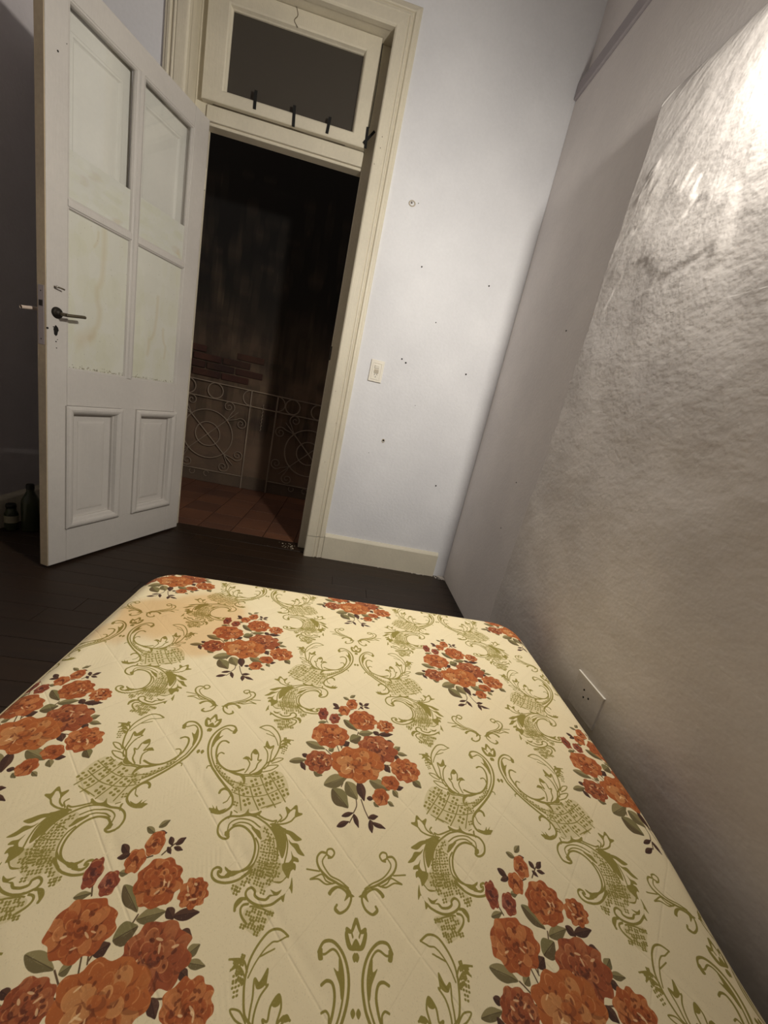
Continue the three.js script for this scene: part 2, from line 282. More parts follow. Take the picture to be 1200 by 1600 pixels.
const BOUQUET = [
'T0:-36.1 -16.3 -31.4 -3.1',
'T0:-53.8 -4.7 -41.6 6.9',
'T0:-30.1 -17 -27.3 -9.8',
'T0:40.1 13.3 56.7 12.5',
'T0:-49.6 12.4 -40.8 13.2',
'T0:-60.6 -75 -53.5 -60.5',
'T0:-3.2 69.1 -2.1 79.4 -6.2 88.3',
'T0:-6.2 91.2 -11.8 101.1',
'T0:4.6 70.3 10.3 84.3 16.3 94.8',
'T0:17.8 96 23.3 99.1',
'T0:2.6 -99.9 12.8 -111.2 23.2 -117.8',
'T0:-26 54.7 -23.4 48.8',
'T0:-25.3 -20.1 -27.3 -12.3',
'T0:-14.7 -95.7 -7.3 -98.4',
'T0:-0.8 -39.1 1.6 -47.6',
'L0.0:-87.6 -15 -54.9 -5.3 17.0',
'L0.0:-109.3 22.7 -82.9 17.7 12.3',
'L1.0:-91.4 21.9 -82.8 35 9.1',
'L0.0:-69.9 35.4 -55.9 40.5 11.7',
'L0.0:-52.4 54.2 -16.7 38.4 24.0',
'L2.0:-39.5 58.6 -14.3 82.8 26.9',
'L0.0:-18.5 46.5 -1.2 70.7 23.4',
'L1.0:0.5 43.8 9.4 72 16.1',
'L0.0:17.8 41.3 49.8 53 20.7',
'L2.0:89.4 32.7 101.7 45.4 14.6',
'L2.0:-25.2 -71.2 -0.2 -49.6 16.9',
'L0.0:1.6 -43.5 29.2 -50.7 15.7',
'L2.0:-13.2 -26.8 6.1 -38.6 23.2',
'L1.0:29.4 -53.5 39.8 -44.3 11.6',
'L1.0:38.3 -46.8 65.1 -50.9 12.5',
'L1.0:50.6 -34.2 64.4 -31.1 12.1',
'L0.0:63.7 -16.7 75.1 -25.8 12.2',
'L0.0:66.6 -12 86 -10 9.7',
'L1.0:61.5 -6.4 72 -1 10.7',
'L1.0:-91.1 8.5 -80 12.5 9.0',
'L0.0:-27.1 -126.6 -14.3 -120.2 8.3',
'L0.0:-13.6 -127.1 -3 -135.8 8.9',
'L1.0:-12.3 -120.5 -1.1 -122 7.7',
'L1.0:-46.4 -107.5 -34.3 -98.4 9.6',
'L1.0:-45.8 -94.8 -30.6 -99 7.3',
'L1.0:4.9 -118.2 10.7 -109.2 7.6',
'L1.0:14 -110.4 23.7 -118.5 8.1',
'L1.0:13.2 -108 24.7 -105.5 5.8',
'L1.0:5.7 -107.8 12.5 -101.1 5.7',
'L0.0:-70.9 -58.1 -54.5 -62.7 8.6',
'L1.0:-26.3 -16.2 -13.9 -24.7 14.8',
'L0.0:-48.8 -2.3 -40.6 -8.7 11.4',
'L1.0:42.9 12.3 53 25.2 12.7',
'L1.0:58.8 49.8 72.3 46.7 8.9',
'L0.0:54.5 52.6 62.6 62.2 10.9',
'L1.0:13.3 67.9 23.7 67.4 7.8',
'L0.0:23.6 72.3 31.5 78.3 8.1',
'L0.0:45.3 69.8 55.2 74.8 7.1',
'L1.0:-23.5 94 -6.2 88.5 7.2',
'L1.0:-6.2 89.9 1.5 106.6 7.9',
'L1.0:-29.6 106.5 -12.2 99.8 8.6',
'L1.0:15.2 93.3 30 90.3 8.1',
'L1.0:17.4 96.3 20.9 111.2 8.8',
'L1.0:20.7 98.6 40.3 105.1 7.5',
'L0.0:-36.2 -81.6 -26.6 -81.5 8.2',
'L0.0:37.5 36.5 45.7 37.7 10.3',
'R0.0:-47.9 -34.3 30.8 23.6',
'R0.0:10.5 -74.8 24.8 21.6',
'R0.0:52.2 -67.2 15.8 13.4',
'R1.0:-62.5 17.8 21.6 18.0',
'R1.0:33.3 -15.7 33.7 26.4',
'R2.0:-1.5 14.7 41.1 28.9',
'R0.0:78.5 17.7 23.5 19.7',
'R0.0:51.7 41.2 13.8 11.0',
'R0.0:35.1 64 12.4 11.7',
'R0.0:-9.8 -110.9 10.6 12.3',
'R0.0:-24.4 -92.7 10.7 11.1',
'R3.0:-63.3 -79.8 8.9 13.6',
'R3.0:-41.7 -71.8 9.4 11.0'
];
// ---------------------------------------------------------------- the printed ticking of the mattress
const PX = 0.488, PZ = 0.498, X0 = 0.6215, Z0 = 1.80;
const INK = 'rgb(148,134,62)', INK_SOFT = 'rgba(148,134,62,0.8)';
const ticking = canvasMap(1536, 1536, (c, W) => {
  const k = W / (PX * 1000);
  c.fillStyle = 'rgb(240,224,186)';
  c.fillRect(0, 0, W, W);
  const r = rng(11);
  const spline = (pts, closed) => {
    c.beginPath();
    const n = pts.length, at = (i) => (closed ? pts[(i + n) % n] : pts[Math.min(n - 1, Math.max(0, i))]);
    c.moveTo(...pts[0]);
    for (let i = 0; i < (closed ? n : n - 1); i++) {
      const p0 = at(i - 1), p1 = at(i), p2 = at(i + 1), p3 = at(i + 2);
      c.bezierCurveTo(p1[0] + (p2[0] - p0[0]) / 6, p1[1] + (p2[1] - p0[1]) / 6, p2[0] - (p3[0] - p1[0]) / 6, p2[1] - (p3[1] - p1[1]) / 6, p2[0], p2[1]);
    }
  };
  const parse = (s) => { const [h, b] = s.split(':'), v = b.split(' ').map(Number); return { kind: h[0], w: Number(h.slice(1)), v, pts: v.reduce((a, x, i) => (i % 2 ? a[a.length - 1].push(x) : a.push([x]), a), []).filter((p) => p.length === 2) }; };
  const scrolls = SCROLL.map(parse), bouquet = BOUQUET.map(parse);
  function scroll() {
    c.lineCap = 'round'; c.lineJoin = 'round';
    for (const s of scrolls) {
      if (s.kind === 'd') {
        c.fillStyle = INK;
        for (const [x, y] of s.pts) { c.beginPath(); c.ellipse(x, y, s.w, s.w * 0.8, 0.4, 0, 7); c.fill(); }
      } else if (s.kind === 's') {
        spline(s.pts); c.strokeStyle = s.w < 1.2 ? INK_SOFT : INK; c.lineWidth = s.w * 0.92; c.stroke();
      } else if (s.kind === 'p') { spline(s.pts, true); c.fillStyle = 'rgba(148,134,62,0.2)'; c.fill();
      } else { spline(s.pts, true); c.fillStyle = INK; c.fill(); }
    }
  }
  const TONES = [['rgb(174,90,42)', 'rgb(108,48,22)', 'rgb(202,128,72)'], ['rgb(158,80,42)', 'rgb(90,42,24)', 'rgb(180,106,62)'], ['rgb(182,100,46)', 'rgb(116,56,26)', 'rgb(208,144,86)'], ['rgb(146,70,42)', 'rgb(84,42,34)', 'rgb(176,104,78)']];
  function rose(x, y, rx0, ry0, t) {
    const [mid, dark, light] = TONES[t], q = rng(Math.round(x * 7 + y * 13 + 900)), big = rx0 > 15, rx = rx0 * 1.08, ry = ry0 * 1.1, n = big ? 9 : 6;
    const out = [];
    for (let i = 0; i < n * 3; i++) {
      const a = i / (n * 3) * 2 * Math.PI + 0.4, s = (i % 3 === 0 ? 0.9 : 1.0) * (0.93 + 0.1 * q());
      out.push([x + rx * s * Math.cos(a), y + ry * s * Math.sin(a)]);
    }
    spline(out, true); c.fillStyle = mid; c.fill();
    c.save(); spline(out, true); c.clip();
    const blot = (col, al, px, py, w, h, r0) => { c.globalAlpha = al; c.fillStyle = col; c.beginPath(); c.ellipse(px, py, w, h, r0, 0, 7); c.fill(); };
    for (let i = 0; i < (big ? 22 : 8); i++) { const a = q() * 7, d = Math.sqrt(q()); blot(q() < 0.5 ? dark : light, 0.13, x + rx * d * Math.cos(a), y + ry * d * Math.sin(a), rx * (0.14 + 0.2 * q()), ry * (0.12 + 0.16 * q()), q() * 3); }
    const rings = big ? [[0.78, 9, 0.27], [0.54, 7, 0.27], [0.32, 6, 0.22], [0.12, 3, 0.18]] : rx > 9 ? [[0.58, 5, 0.42], [0.2, 3, 0.28]] : [[0.5, 4, 0.4]];
    for (const [d, m, sz] of rings) {
      const a0 = q() * 7;
      for (let i = 0; i < m; i++) {
        const a = a0 + i / m * 2 * Math.PI + 0.3 * q(), px = x + rx * d * Math.cos(a), py = y + ry * d * Math.sin(a), w = rx * sz * (0.8 + 0.35 * q()), h = ry * sz * (0.8 + 0.35 * q());
        blot(dark, 0.46, px - 0.10 * rx * Math.cos(a), py - 0.12 * ry * Math.sin(a) + 0.05 * ry, w * 1.04, h * 1.04, a);
        blot(q() < 0.35 ? light : mid, 0.8, px, py, w * 0.96, h * 0.92, a);
        c.globalAlpha = 0.42; c.strokeStyle = q() < 0.5 ? 'rgb(232,176,120)' : light; c.lineWidth = 1.1;
        c.beginPath(); c.ellipse(px, py, w * 0.9, h * 0.86, a, -1, 1); c.stroke();
      }
    }
    for (let i = 0; i < (big ? 40 : 10); i++) { const a = q() * 7, d = Math.sqrt(q()); blot(q() < 0.62 ? dark : light, 0.22, x + rx * d * Math.cos(a), y + ry * d * Math.sin(a), 0.8 + 2.2 * q(), 0.6 + 1.2 * q(), q() * 3); }
    for (let i = 0; i < (big ? 13 : rx > 9 ? 4 : 1); i++) { const a = q() * 7, d = (big ? 0.62 : 0.25) * Math.sqrt(q()); blot(dark, 0.7, x + rx * d * Math.cos(a), y + ry * d * Math.sin(a), 1.2 + 1.9 * q(), 0.9 + 1.1 * q(), q() * 3); }
    if (big) for (let i = 0; i < 4; i++) { const a = q() * 7, d = 0.2 + 0.4 * q(); blot('rgb(240,205,158)', 0.75, x + rx * d * Math.cos(a), y + ry * d * Math.sin(a), 2.2 + 2.4 * q(), 0.8 + 0.5 * q(), q() * 3); }
    c.restore(); c.globalAlpha = 1;
  }
  function leaf(x0, y0, x1, y1, w, t) {
    const dx = x1 - x0, dy = y1 - y0, l = Math.hypot(dx, dy), nx = -dy / l * w * 0.44, ny = dx / l * w * 0.44;
    const at = (f, s) => [x0 + dx * f + nx * s, y0 + dy * f + ny * s];
    const halfA = [at(0, 0), at(0.25, 0.8), at(0.55, 0.95), at(0.8, 0.5), at(1, 0)], halfB = [at(1, 0), at(0.8, -0.5), at(0.55, -0.95), at(0.25, -0.8), at(0, 0)];
    const C = [['rgb(146,132,88)', 'rgb(92,78,48)'], ['rgb(88,58,42)', 'rgb(62,38,30)'], ['rgb(130,120,76)', 'rgb(82,62,40)']][t];
    spline([...halfA, ...halfB.slice(1, -1)], true); c.fillStyle = C[0]; c.fill();
    c.beginPath(); spline([...halfA, at(0.5, 0.12)], true); c.globalAlpha = 0.6; c.fillStyle = C[1]; c.fill(); c.globalAlpha = 1;
    c.strokeStyle = C[1]; c.lineWidth = 0.7; c.beginPath(); c.moveTo(...at(0.05, 0)); c.lineTo(...at(0.95, 0)); c.stroke();
  }
  function bunch() {
    for (const b of bouquet) if (b.kind === 'T') { spline(b.pts); c.strokeStyle = 'rgb(98,74,48)'; c.lineWidth = 1.5; c.stroke(); }
    for (const b of bouquet) if (b.kind === 'L') leaf(b.v[0], b.v[1], b.v[2], b.v[3], b.v[4], b.w);
    for (const b of bouquet) if (b.kind === 'R') rose(b.v[0], b.v[1], b.v[2], b.v[3], b.w);
  }
  for (let i = -1; i <= 2; i++) for (let j = -1; j <= 2; j++) for (const h of [0, 1]) {
    const ox = (i + h / 2) * PX * 1000, oy = (j + h / 2) * PZ * 1000;
    for (const m of [1, -1]) { c.setTransform(k * m, 0, 0, W / (PZ * 1000), ox * k, oy * W / (PZ * 1000)); scroll(); }
    c.setTransform(k, 0, 0, W / (PZ * 1000), ox * k, oy * W / (PZ * 1000));
    bunch();
  }
  c.setTransform(1, 0, 0, 1, 0, 0);
  for (let i = 0; i < 26000; i++) { c.fillStyle = r() < 0.5 ? 'rgba(255,250,230,0.10)' : 'rgba(120,96,50,0.09)'; c.fillRect(r() * W, r() * W, 2.5, 2.5); }   // woven grain
});
// ---------------------------------------------------------------- the room
const XL = -1.1, XR = 1.305, XU = 1.325, ZF = 3.5, CEIL = 3.3;       // left wall, right wall (lower and upper part), front wall, ceiling
const JL = -0.486, JR = 0.388, FR = 0.337, HEAD = 2.097;              // casing edges, frame edge, head of the opening
{ // back wall with the doorway cut through it
  const s = new THREE.Shape([[XL - 0.2, -0.05], [1.6, -0.05], [1.6, CEIL], [XL - 0.2, CEIL]].map((p) => new THREE.Vector2(...p)));
  s.holes.push(new THREE.Path([[-0.50, -0.05], [0.402, -0.05], [0.402, 2.66], [-0.50, 2.66]].map((p) => new THREE.Vector2(...p))));
  const g = new THREE.ExtrudeGeometry(s, { depth: 0.16, bevelEnabled: false });
  g.translate(0, 0, -0.16);
  const w = struct('wall_back', 'lavender white plastered wall round the doorway', metric(g), wallPaint);
  const spots = [[0.7362, 1.7137, 3], [1.1149, 1.7113, 3.2], [0.8763, 1.471, 2.4], [0.7358, 1.2477, 3.4], [0.7615, 1.2329, 3.8], [1.1129, 1.2488, 3.6], [1.1039, 0.5856, 3.6], [0.652, 1.985, 1.6], [0.868, 1.02, 1.5], [0.66, 0.70, 1.6]];
  for (const [x, y, r] of spots) {
    const h = new THREE.CylinderGeometry(r / 820, r / 820, 0.003, 10);
    h.rotateX(Math.PI / 2); h.translate(x, y, 0.0005);
    part('nail_hole', h, hole, w);
  }
  // the larger plug below the switch and the chipped patch beside the casing
  const ring = new THREE.TorusGeometry(0.0075, 0.0022, 8, 18); ring.scale(1, 1.25, 1); ring.translate(0.7293, 0.7856, 0.001);
  part('wall_plug', ring, agedPlastic, w);
  const core = new THREE.CylinderGeometry(0.0058, 0.0058, 0.003, 14); core.rotateX(Math.PI / 2); core.translate(0.7293, 0.7886, 0.001);
  part('nail_hole', core, hole, w);
  const chip = new THREE.TorusGeometry(0.012, 0.0028, 6, 14); chip.scale(1.25, 1, 0.7); chip.translate(0.6209, 1.9767, 0.0005);
  part('plaster_chip', chip, agedPlastic, w);
  const pit = new THREE.SphereGeometry(0.005, 10, 8); pit.scale(1, 1, 0.3); pit.translate(0.618, 1.979, 0.001);
  part('nail_hole', pit, std({ color: 0x6d655e }), w);
}
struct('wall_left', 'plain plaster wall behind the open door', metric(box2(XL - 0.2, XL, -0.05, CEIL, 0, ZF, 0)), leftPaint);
struct('wall_front', 'plain wall behind the bed', metric(box2(XL - 0.2, 1.6, -0.05, CEIL, ZF, ZF + 0.2, 0)), wallPaint);
struct('ceiling', 'plain pale ceiling', metric(box2(XL - 0.2, 1.6, CEIL, CEIL + 0.2, -0.16, ZF + 0.2, 0)), ceilPaint);
{ // right wall: the lower part stands two centimetres proud of the upper part
  const lower = metric(box2(XR, 1.6, -0.05, 2.585, 0, ZF, 0.004)), upper = metric(box2(XU, 1.6, 2.585, CEIL, 0, ZF, 0));
  const w = struct('wall_right', 'smooth grey plaster wall with a step near its top', mergeGeometries([lower, upper]), sidePaint);
  for (const [y, z, r] of [[1.4241, 0.6446, 3], [0.7769, 0.619, 2.4], [0.5505, 0.606, 2.4]]) {
    const h = new THREE.CylinderGeometry(r / 1000, r / 1000, 0.003, 10);
    h.rotateZ(Math.PI / 2); h.translate(XR - 0.0005, y, z);
    part('nail_hole', h, hole, w);
  }
}
struct('trim_3', 'narrow grey moulding high along the right wall', metric(box2(XR - 0.012, XU, 2.585, 2.655, 0, ZF, 0.006)), std({ color: 0xaea7ab, roughness: 0.85 }));
const roughX = (y, z) => {                                             // surface of the thick, badly trowelled plaster lining
  const ze = 0.915 + 0.05 * sm(0.15, 1.1, y) + 0.02 * (fbm(y * 2.2, 3, 61, 3) - 0.5) + 0.006 * (noise(y * 22, 1, 62) - 0.5);
  const yt = 2.035 + 0.02 * (fbm(z * 3, 7, 63, 3) - 0.5);
  const de = Math.max(0, z - ze), dt = Math.max(0, yt - y);
  const edge = Math.sqrt(1 - (1 - Math.min(1, de / 0.018)) ** 2), top = Math.sqrt(1 - (1 - Math.min(1, dt / 0.11)) ** 2);
  const up = sm(0.9, 1.9, y), a = z * 0.8 + y * 0.6, b = -z * 0.6 + y * 0.8;
  const lump = fbm(z * 2.6, y * 2.6, 64, 3) - 0.5, fine = fbm(a * 26, b * 44, 66, 3) - 0.5;
  const patch = sm(0.42, 0.62, fbm(z * 2.7 + 5, y * 2.7, 69, 3)), stroke = fbm(a * 4, b * 24, 65, 4) - 0.5;
  const layer = sm(0.50, 0.56, fbm(a * 4.2 + 3, b * 9, 68, 5)), lip = fbm(a * 7, b * 17, 67, 4);
  const relief = 0.012 * lump + (0.0006 + 0.0034 * up) * patch * stroke + (0.0007 + 0.0004 * up) * fine + 0.0024 * sm(1.15, 1.75, y) * (layer * (0.3 + 0.9 * lip) * sm(0.42, 0.6, fbm(z * 4 + 1, y * 4, 70, 3)));
  return 1.312 - (0.1 + relief) * Math.min(edge, top) - (Math.min(edge, top) > 0 ? 0.0005 : 0);
};
{
  const NZ = 420, NY = 330, pos = [], uv = [], idx = [];
  for (let j = 0; j <= NY; j++) for (let i = 0; i <= NZ; i++) {
    const fz = i / NZ, fy = j / NY;
    const z = 0.885 + (ZF - 0.885) * (fz < 0.12 ? fz * 0.42 : 0.0504 + (fz - 0.12) * (1 - 0.0504) / 0.88 * (0.55 + 0.45 * (fz - 0.12) / 0.88)), y = fy < 0.85 ? fy / 0.85 * 1.93 : 1.93 + (fy - 0.85) / 0.15 * 0.13;
    pos.push(roughX(y, z), y, z); uv.push(z, y);
    if (i < NZ && j < NY) { const o = j * (NZ + 1) + i; idx.push(o, o + 1, o + NZ + 2, o, o + NZ + 2, o + NZ + 1); }
  }
  const g = new THREE.BufferGeometry();
  g.setAttribute('position', new THREE.Float32BufferAttribute(pos, 3));
  g.setAttribute('uv', new THREE.Float32BufferAttribute(uv, 2));
  g.setIndex(idx); g.computeVertexNormals();
  struct('wall_right', 'thick uneven grey plaster lining beside the bed', g, roughPaint);
}
{ // dark floorboards, each one a board
  const f = struct('floor', 'dark stained wooden floorboards', box2(XL - 0.2, 1.6, -0.06, -0.02, -0.02, ZF, 0), std({ color: 0x120c08 }));
  const r = rng(5), shapes = new Map();
  for (let k = 0, z = -0.015; z < ZF; k++, z += 0.0925) {
    let x = XL;
    const cuts = [XL + 0.5 + r() * 1.4, XR];
    for (const e of cuts) {
      const x1 = Math.min(XR, e), g = box2(x + 0.0006, x1 - 0.0006, -0.022, -0.0006 * r(), z + 0.0007, Math.min(ZF, z + 0.0918), 0.0012);
      part('floorboard', metric(g, 1.3), planks[Math.floor(r() * 3)], f);
      x = x1;
    }
  }
}
// baseboards
{
  const prof = new THREE.Shape([[0, 0], [0.020, 0], [0.020, 0.142], [0.016, 0.150], [0.012, 0.1535], [0.008, 0.1600], [0, 0.1600]].map((p) => new THREE.Vector2(...p)));
  const run = (len) => { const g = new THREE.ExtrudeGeometry(prof, { depth: len, bevelEnabled: false }); return g; };
  const b = run(1.2283 - 0.4985); b.rotateY(-Math.PI / 2); b.translate(1.2283, 0, 0);
  const g = b; // profile x becomes depth z after the turn
  const m = struct('baseboard_back', 'cream painted baseboard between the casing and the corner', metric(g), creamPaint);
  const l = run(1.9); l.translate(XL, 0, 0.02);
  struct('baseboard_left', 'painted baseboard along the left wall', metric(l), creamPaint);
  const l2 = run(0.49); l2.rotateY(-Math.PI / 2); l2.translate(-0.6, 0, 0);
  struct('baseboard_back', 'short painted baseboard behind the open door', metric(l2), creamPaint);
}
// door casing: mitred side boards on plinths and a head board
const casing = struct('trim_1', 'cream painted moulded casing round the doorway');
{
  const prof = [[0, 0], [0, 0.012], [0.004, 0.015], [0.013, 0.016], [0.015, 0.021], [0.026, 0.024], [0.030, 0.021], [0.032, 0.016], [0.037, 0.016], [0.040, 0.022], [0.044, 0.027], [0.049, 0.028], [0.052, 0.025], [0.056, 0.025], [0.058, 0.029], [0.099, 0.032], [0.104, 0.031], [0.109, 0.026], [0.109, 0]];
  const [x0, x1, y1] = [-0.595, 0.4971, 2.712];
  for (const s of ['r', 'l', 't']) part('casing_board', moulding(x0, 0.136, x1, y1, prof, s, true), creamPaint, casing);
  const low = prof.map(([e, z]) => [e, z + 0.0015]);
  for (const s of ['r', 'l']) {
    const g = moulding(x0, 0, x1, 0.1345, low, s, true), p = g.attributes.position;
    for (let i = 0; i < p.count; i++) p.setY(i, p.getY(i) > 0.001 ? 0.1345 : 0);
    part('plinth_block', g, creamPaint, casing);
  }
  for (const [x, y] of [[0.417, 2.19], [0.4175, 2.145], [0.402, 2.075], [0.409, 1.0], [0.443, 0.83], [0.42, 0.60]]) {
    const h = new THREE.CylinderGeometry(0.0016, 0.0016, 0.002, 8); h.rotateX(Math.PI / 2); h.translate(x, y, 0.0325);
    part('nail_hole', h, std({ color: 0x5a4c38 }), casing);
  }
}
// lining and fixed frame of the doorway
const frame = struct('trim_2', 'cream painted lining and fixed frame inside the doorway');
part('lining_board', metric(box2(JR, 0.402, 0, 2.606, -0.16, 0.004)), creamPaint, frame);
part('lining_board', metric(box2(-0.50, JL, 0, 2.606, -0.16, 0.004)), creamPaint, frame);
part('lining_board', metric(box2(-0.50, 0.402, 2.606, 2.66, -0.16, 0.004)), creamPaint, frame);
part('frame_post', metric(box2(FR, JR, 0, 2.606, -0.155, -0.085, 0.004)), creamPaint, frame);
part('frame_post', metric(box2(JL, -0.428, 0, 2.606, -0.155, -0.085, 0.004)), creamPaint, frame);
part('transom_bar', metric(box2(-0.428, FR, HEAD, 2.163, -0.155, -0.075, 0.006)), creamPaint, frame);
part('transom_bead', metric(box2(-0.428, FR, HEAD - 0.012, HEAD + 0.004, -0.15, -0.088, 0.005)), creamPaint, frame);
part('strike_plate', box2(FR - 0.002, FR + 0.006, 1.16, 1.235, -0.112, -0.083, 0.001), darkIron, frame);
part('door_sill', metric(box2(JL, JR, -0.05, 0.001, -0.16, -0.02, 0.003)), planks[1], frame);
// transom light above the door
const transom = struct('window_1', 'cream transom light with a dusty dark pane above the doorway');
{
  const sash = moulding(-0.446, 2.166, 0.336, 2.604, [[0, -0.085], [0, -0.052], [0.003, -0.049], [0.060, -0.049], [0.066, -0.053], [0.070, -0.064], [0.074, -0.070], [0.074, -0.085]], 'brtl');
  // the members are wider at the sides than at the foot, as measured
  const p = sash.attributes.position;
  for (let i = 0; i < p.count; i++) {
    const x = p.getX(i), y = p.getY(i);
    if (x < -0.3 && x > -0.4) p.setX(i, x + 0.031); 
    if (y > 2.2 && y < 2.26) p.setY(i, y - 0.015);
  }
  part('sash', sash, creamPaint, transom);
  part('pane', box2(-0.37, 0.275, 2.2, 2.54, -0.080, -0.077, 0), new THREE.MeshPhysicalMaterial({ color: 0x5e574e, transmission: 0.5, thickness: 0, roughness: 0.42 }), transom);
  const crack = tube([V(-0.065, 2.604, -0.0485), V(-0.055, 2.575, -0.0482), V(-0.068, 2.555, -0.0482), V(-0.05, 2.535, -0.050)], 0.0016, 12, 5);
  part('crack', crack, std({ color: 0x6a5c46 }), transom);
  const gap = tube([V(-0.40, 2.1655, -0.0745), V(-0.25, 2.1635, -0.0742), V(-0.1, 2.166, -0.0742), V(0.08, 2.163, -0.0742), V(0.24, 2.165, -0.0745)], 0.0014, 20, 5);
  part('crack', gap, std({ color: 0x4d4232 }), transom);
}
// ---------------------------------------------------------------- the open half-glazed door; x along the leaf from the hinge, z into its thickness
const ANG = 1.2311, LW = 0.742, LT = 2.0908;
const leafDoor = struct('door_1', 'white half glazed panel door standing open into the room');
leafDoor.position.set(-0.3996, 0, -0.06);
leafDoor.rotation.y = Math.PI + ANG;
{
  const D = leafDoor, TH = 0.042, B = 0.012;
  const w = (n, g, m, l) => part(n, metric(g), m ?? doorPaint, D, l);
  w('stile', box2(0, 0.092, B, LT, 0, TH, 0.003));
  w('stile', box2(0.664, LW - 0.003, B, LT, 0, TH, 0.003));
  w('edge_strip', box2(LW - 0.004, LW, B, LT - 0.002, 0.002, TH, 0.001), edgePaint, 'bare worn latch edge');
  w('top_rail', box2(0.092, 0.664, 2.008, LT, 0.0006, TH, 0.003));
  w('lock_rail', box2(0.092, 0.664, 0.705, 0.846, 0.0006, TH, 0.003));
  w('bottom_rail', box2(0.092, 0.664, B, 0.172, 0.0006, TH, 0.003));
  w('mullion', box2(0.335, 0.413, 0.17, 0.707, 0.0004, TH, 0.003));
  // glazing bars with a raised nose
  const nose = (half) => new THREE.Shape([[-half, 0.018], [-half, 0.004], [-half * 0.72, 0.0005], [-half * 0.5, -0.0042], [half * 0.5, -0.0042], [half * 0.72, 0.0005], [half, 0.004], [half, 0.018]].map((p) => new THREE.Vector2(...p)));
  const vbar = new THREE.ExtrudeGeometry(nose(0.0155), { depth: 1.162, bevelEnabled: false }); vbar.rotateX(-Math.PI / 2); vbar.scale(1, 1, -1);
  vbar.translate(0.3805, 0.846, 0);
  { const g = vbar.index ? vbar.toNonIndexed() : vbar, p = g.attributes.position; for (let i = 0; i < p.count; i += 3) { const t = [p.getX(i), p.getY(i), p.getZ(i)]; p.setXYZ(i, p.getX(i + 2), p.getY(i + 2), p.getZ(i + 2)); p.setXYZ(i + 2, ...t); } g.computeVertexNormals(); w('glazing_bar', g); }
  for (const [a, b] of [[0.092, 0.366], [0.395, 0.664]]) w('glazing_bar', box2(a, b, 1.416, 1.442, -0.0015, 0.016, 0.004));
  // sticking round each pane
  const panes = [[0.092, 0.366], [0.395, 0.664]], rows = [[0.846, 1.418], [1.440, 2.008]];
  for (const [a, b] of panes) for (const [c, d] of rows) {
    const bead = moulding(a, c, b, d, [[0, 0.002], [0.005, 0.003], [0.009, 0.010], [0.009, 0.018]], 'brtl'); 
    part('glazing_bead', bead, doorPaint, D);
  }
  const stain = (seed, film) => canvasMap(512, 1024, (c, W, H) => {
    const r = rng(seed);
    c.fillStyle = film ? 'rgb(196,196,188)' : 'rgb(198,197,187)'; c.fillRect(0, 0, W, H);
    for (let i = 0; i < 60; i++) { c.fillStyle = `rgba(${r() < 0.5 ? '168,160,126' : '214,212,202'},0.05)`; c.beginPath(); c.ellipse(r() * W, r() * H, 20 + r() * 90, 30 + r() * 160, 0, 0, 7); c.fill(); }
    c.lineCap = 'round';
    const drip = (pts, wid) => { for (let k = 5; k > 0; k--) { c.strokeStyle = film ? 'rgba(160,145,96,0.026)' : 'rgba(160,145,96,0.05)'; c.lineWidth = wid * k / 3; c.beginPath(); c.moveTo(...pts[0]); for (let i = 1; i < pts.length; i++) c.quadraticCurveTo(pts[i - 1][0] + 8 * (r() - 0.5), pts[i][1] - 30, ...pts[i]); c.stroke(); } };
    if (film) { for (let i = 0; i < 5; i++) { const x = r() * W, y = r() * H; drip([[x, y], [x + 50 * (r() - 0.5), y + 60], [x + 70 * (r() - 0.5), y + 150]], 26 + r() * 24); } }
    else if (seed % 2) { drip([[290, 30], [285, 250], [240, 420], [265, 560], [230, 700], [190, 780]], 34); drip([[185, 760], [130, 800], [120, 810]], 80); drip([[240, 60], [210, 160]], 16); }
    else { drip([[250, 320], [240, 520], [180, 680], [170, 800]], 26); drip([[330, 560], [370, 700], [360, 800]], 20); }
    for (let i = 0; i < 130; i++) { c.fillStyle = `rgba(90,84,62,${0.2 + 0.35 * r()})`; c.beginPath(); c.ellipse(r() * W, H - 4 - r() * r() * 40, 3 + 5 * r(), 2 + 6 * r(), 0, 0, 7); c.fill(); }
    for (let i = 0; i < 50; i++) { c.fillStyle = 'rgba(90,84,70,0.4)'; c.fillRect(r() * W, r() * H, 2 + 3 * r(), 2 + 4 * r()); }
  });
  const fit = (g, a, b, c, d) => { const p = g.attributes.position, u = g.attributes.uv; for (let i = 0; i < p.count; i++) u.setXY(i, (b - p.getX(i)) / (b - a), (p.getY(i) - c) / (d - c)); return g; };
  const glass = new THREE.MeshPhysicalMaterial({ color: 0xffffff, transmission: 1, thickness: 0, roughness: 0.06, ior: 1.45 });
  panes.forEach(([a, b], k) => {
    const [c, d] = rows[0];
    part('painted_pane', fit(box2(a, b, c, d, 0.011, 0.015, 0), a, b, c, d), std({ map: stain(k ? 71 : 72, false), roughness: 0.35 }), D, 'lower pane painted over and stained yellow');
    const [e, f] = rows[1], cut = 1.598;
    part('pane', box2(a, b, cut - 0.002, f, 0.011, 0.0145, 0), glass, D, 'clear upper pane');
    part('film_strip', fit(box2(a, b, e, cut, 0.0105, 0.015, 0), a, b, e, cut), std({ map: stain(k ? 83 : 84, true), roughness: 0.35 }), D, 'dirty strip along the foot of the upper pane');
    // shutter board closed behind the glass, with a raised field
    const board = part('shutter_board', metric(box2(a - 0.01, b + 0.01, e - 0.01, f + 0.02, 0.044, 0.054, 0.002)), std({ map: mottled([204, 203, 196], 0.04, 77), roughness: 0.6 }), D);
